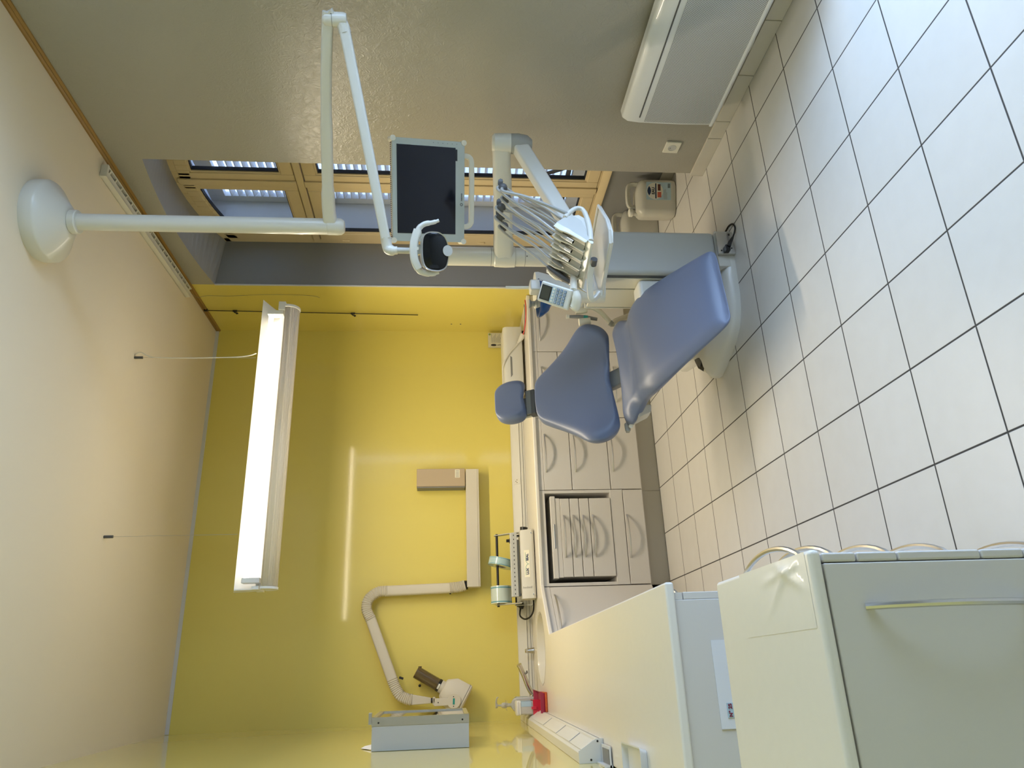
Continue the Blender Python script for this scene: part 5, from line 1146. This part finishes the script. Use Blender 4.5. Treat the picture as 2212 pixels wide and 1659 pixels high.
# ------------------------------------------------------------------ assistant's suction holder
t = thing('suction_holder', 'white holder with a grey suction handpiece and bent tube beside the chair back', 'suction holder', (.37, -.885, .65))
def FX(x, y, z, k=1.212): return V((-1.4525 + (x + 1.4525) * k, -4.4123 + (y + 4.4123) * k, 1.44 + (z - 1.44) * k))
build('clip', MB().tube([FX(.072, -1.515, .850), FX(.074, -1.516, .826), FX(.078, -1.518, .800)], [.015, .017, .015], 12, sq=(.020, .018)), M_cream, t)
build('clip', MB().cyl(FX(.020, -1.497, .835), FX(.024, -1.500, .785), 0.0216, 0.0228, seg=20), M_cream, t)
build('suction_handle', MB().tube([FX(.046, -1.500, .880), FX(.045, -1.502, .858), FX(.044, -1.503, .835), FX(.040, -1.505, .80), FX(.031, -1.506, .753)], [.008, .010, .0115, .011, .009], 14), M_grey, t)
build('suction_tip', MB().cyl(FX(.046, -1.500, .878), FX(.047, -1.499, .892), 0.0102, 0.0120, seg=16), M_cream, t)
build('blue_band', MB().cyl(FX(.0415, -1.5045, .815), FX(.039, -1.505, .796), .0122, seg=18), M_teal, t)
build('bent_tube', MB().tube([FX(.083, -1.524, .800), FX(.079, -1.524, .770), FX(.062, -1.520, .740), FX(.036, -1.510, .712), FX(.013, -1.504, .694)], .0135, 14, smooth=5), M_cream, t)
build('tube_joint', MB().tube([FX(.016, -1.505, .697), FX(.006, -1.503, .684)], .0165, 14), M_midgrey, t)
build('straight_tube', MB().tube([FX(.008, -1.503, .686), (.345, -.87, .50), (.40, -.84, .40), (.44, -.90, .30)], .0165, 14, smooth=4), M_cream, t)
build('support_arm', MB().tube([FX(.074, -1.516, .826), (.43, -.93, .69), (.50, -1.02, .675)], .016, 12, smooth=4), M_white, t)

# ------------------------------------------------------------------ monitor
MC = V((.592, -1.656, 1.504)); ml = V((.845, -.535, 0)).normalized(); mn0 = V((-.535, -.845, 0)).normalized(); tl_ = math.radians(18)
mn_ = mn0 * math.cos(tl_) - V((0, 0, 1)) * math.sin(tl_); mu = V((0, 0, 1)) * math.cos(tl_) + mn0 * math.sin(tl_)
def MP(a, b, c=0): return MC + ml * a + mu * b + mn_ * c
RM = Matrix((ml, mu, mn_)).transposed()
t = thing('monitor', 'dark flat monitor with grey frame, cream corner bumpers and a lower handle', 'monitor', MC + V((.05, .08, -.16)))
MWd, MHt = .446, .336
build('housing', MB().box(MP(0, 0, -.026), (MWd - .004, MHt - .004, .040), R=RM), M_cream, t, bevel=.003)
build('bezel', MB().box(MP(0, 0, -.004), (MWd, MHt, .008), R=RM), M_monframe, t, bevel=.0015, label='pale grey-green glass frame')
build('screen', MB().box(MP(.004, .012, .0006), (MWd - .064, MHt - .064, .0014), R=RM), M_screen, t, smooth=False, label='black screen')
build('sticker', MB().box(MP(MWd / 2 - .060, -MHt / 2 + .040, .0010), (.050, .009, .0012), R=RM), M_black, t, smooth=False)
for sx in (-1, 1):
    for sy in (-1, 1):
        build('corner_bumper', MB().cyl(MP(sx * (MWd / 2 - .004), sy * (MHt / 2 - .004), -.046), MP(sx * (MWd / 2 - .004), sy * (MHt / 2 - .004), .003), .0125, seg=22), M_cream, t)
vt = build('vent_strip', MB().box(MP(0, MHt / 2 - .0012, -.026), (MWd - .05, .003, .024), R=RM), M_cream, t, smooth=False)
for k in range(46): build('vent_slot', MB().box(MP(-.202 + .00898 * k, MHt / 2 + .0004, -.026), (.0042, .0012, .015), R=RM), M_brown, vt, smooth=False)
text('lettering', 'neovo', .0135, MP(-.020, -MHt / 2 + .015, .0004), ml, mu, M_dgrey, t, bold=.0003)
build('logo_ring', MB().lathe([(.0068, 0), (.0068, .0006), (.0042, .0006), (.0042, 0)], MP(-.053, -MHt / 2 + .015, .0002), mn_, 20, cap=False), M_dgrey, t)
for k in range(6): build('button_mark', MB().cyl(MP(MWd / 2 - .012, -.02 - .022 * k, .0), MP(MWd / 2 - .012, -.02 - .022 * k, .0006), .0016, seg=8), M_dgrey, t)
build('handle', MB().tube([MP(.165, -MHt / 2 + .008, -.03), MP(.165, -MHt / 2 - .022, -.03), MP(.150, -MHt / 2 - .040, -.028), MP(.10, -MHt / 2 - .044, -.028), MP(-.10, -MHt / 2 - .044, -.028), MP(-.135, -MHt / 2 - .040, -.028), MP(-.150, -MHt / 2 - .022, -.03), MP(-.150, -MHt / 2 + .008, -.03)], 1, 12, smooth=5, sq=(.0085, .012), up=mn_), M_cream, t)
build('mount', MB().tube([MP(0, -.02, -.045), MP(.0, -.02, -.12), V((CX + .03, CY - .06, 1.47)), V((CX, CY, 1.47))], .022, 14, smooth=4), M_white, t)
build('mount_plate', MB().box(MP(0, -.02, -.052), (.10, .10, .012), R=RM), M_white, t, bevel=.003)

# ------------------------------------------------------------------ light and camera
w = bpy.data.worlds.new('World'); SC.world = w; w.use_nodes = True
bg = w.node_tree.nodes['Background']; bg.inputs[0].default_value = (.50, .69, 1.0, 1); bg.inputs[1].default_value = 17
def portal(name, c, sx, sy, rot):
    l = bpy.data.lights.new(name, 'AREA'); l.shape = 'RECTANGLE'; l.size = sx; l.size_y = sy; l.cycles.is_portal = True
    o = bpy.data.objects.new(name, l); COL.objects.link(o); o.location = c; o.rotation_euler = rot
portal('daylight_portal', (XO + .02, (wy0 + wy1) / 2, (wz0 + wz1) / 2), wz1 - wz0, wy1 - wy0, (0, PI / 2, 0))  # over the assumed out-of-frame window
portal('sky_blocker_portal', ((XO + LWX) / 2, (LWY0 + LWY1) / 2, LWZ), LWX - XO, LWY1 - LWY0, (0, 0, 0))  # over the open top of the added sky-blocking walls
cam = bpy.data.cameras.new('camera'); co = bpy.data.objects.new('camera', cam); COL.objects.link(co)
cam.sensor_width = 36.0; cam.sensor_fit = 'HORIZONTAL'; cam.lens = 1586.098 / 2212 * 36.0; cam.clip_start = .05
yaw, pitch, roll = math.radians(21.9349587), math.radians(5.31332332), math.radians(.05516521)
f = V((math.sin(yaw) * math.cos(pitch), math.cos(yaw) * math.cos(pitch), -math.sin(pitch)))
r0 = V((math.cos(yaw), -math.sin(yaw), 0)); d0 = f.cross(r0)
r_ = r0 * math.cos(roll) + d0 * math.sin(roll); d_ = d0 * math.cos(roll) - r0 * math.sin(roll)
X, Y, Z = d_, r_, -f            # the photograph is turned a quarter: picture-right is down
co.matrix_world = Matrix(((X.x, Y.x, Z.x, -1.45250), (X.y, Y.y, Z.y, -4.41227), (X.z, Y.z, Z.z, 1.44005), (0, 0, 0, 1)))
SC.camera = co
SC.view_settings.view_transform = 'Standard'; SC.view_settings.look = 'None'; SC.view_settings.gamma = 1.0
SC.view_settings.use_curve_mapping = False; SC.view_settings.exposure = -0.12
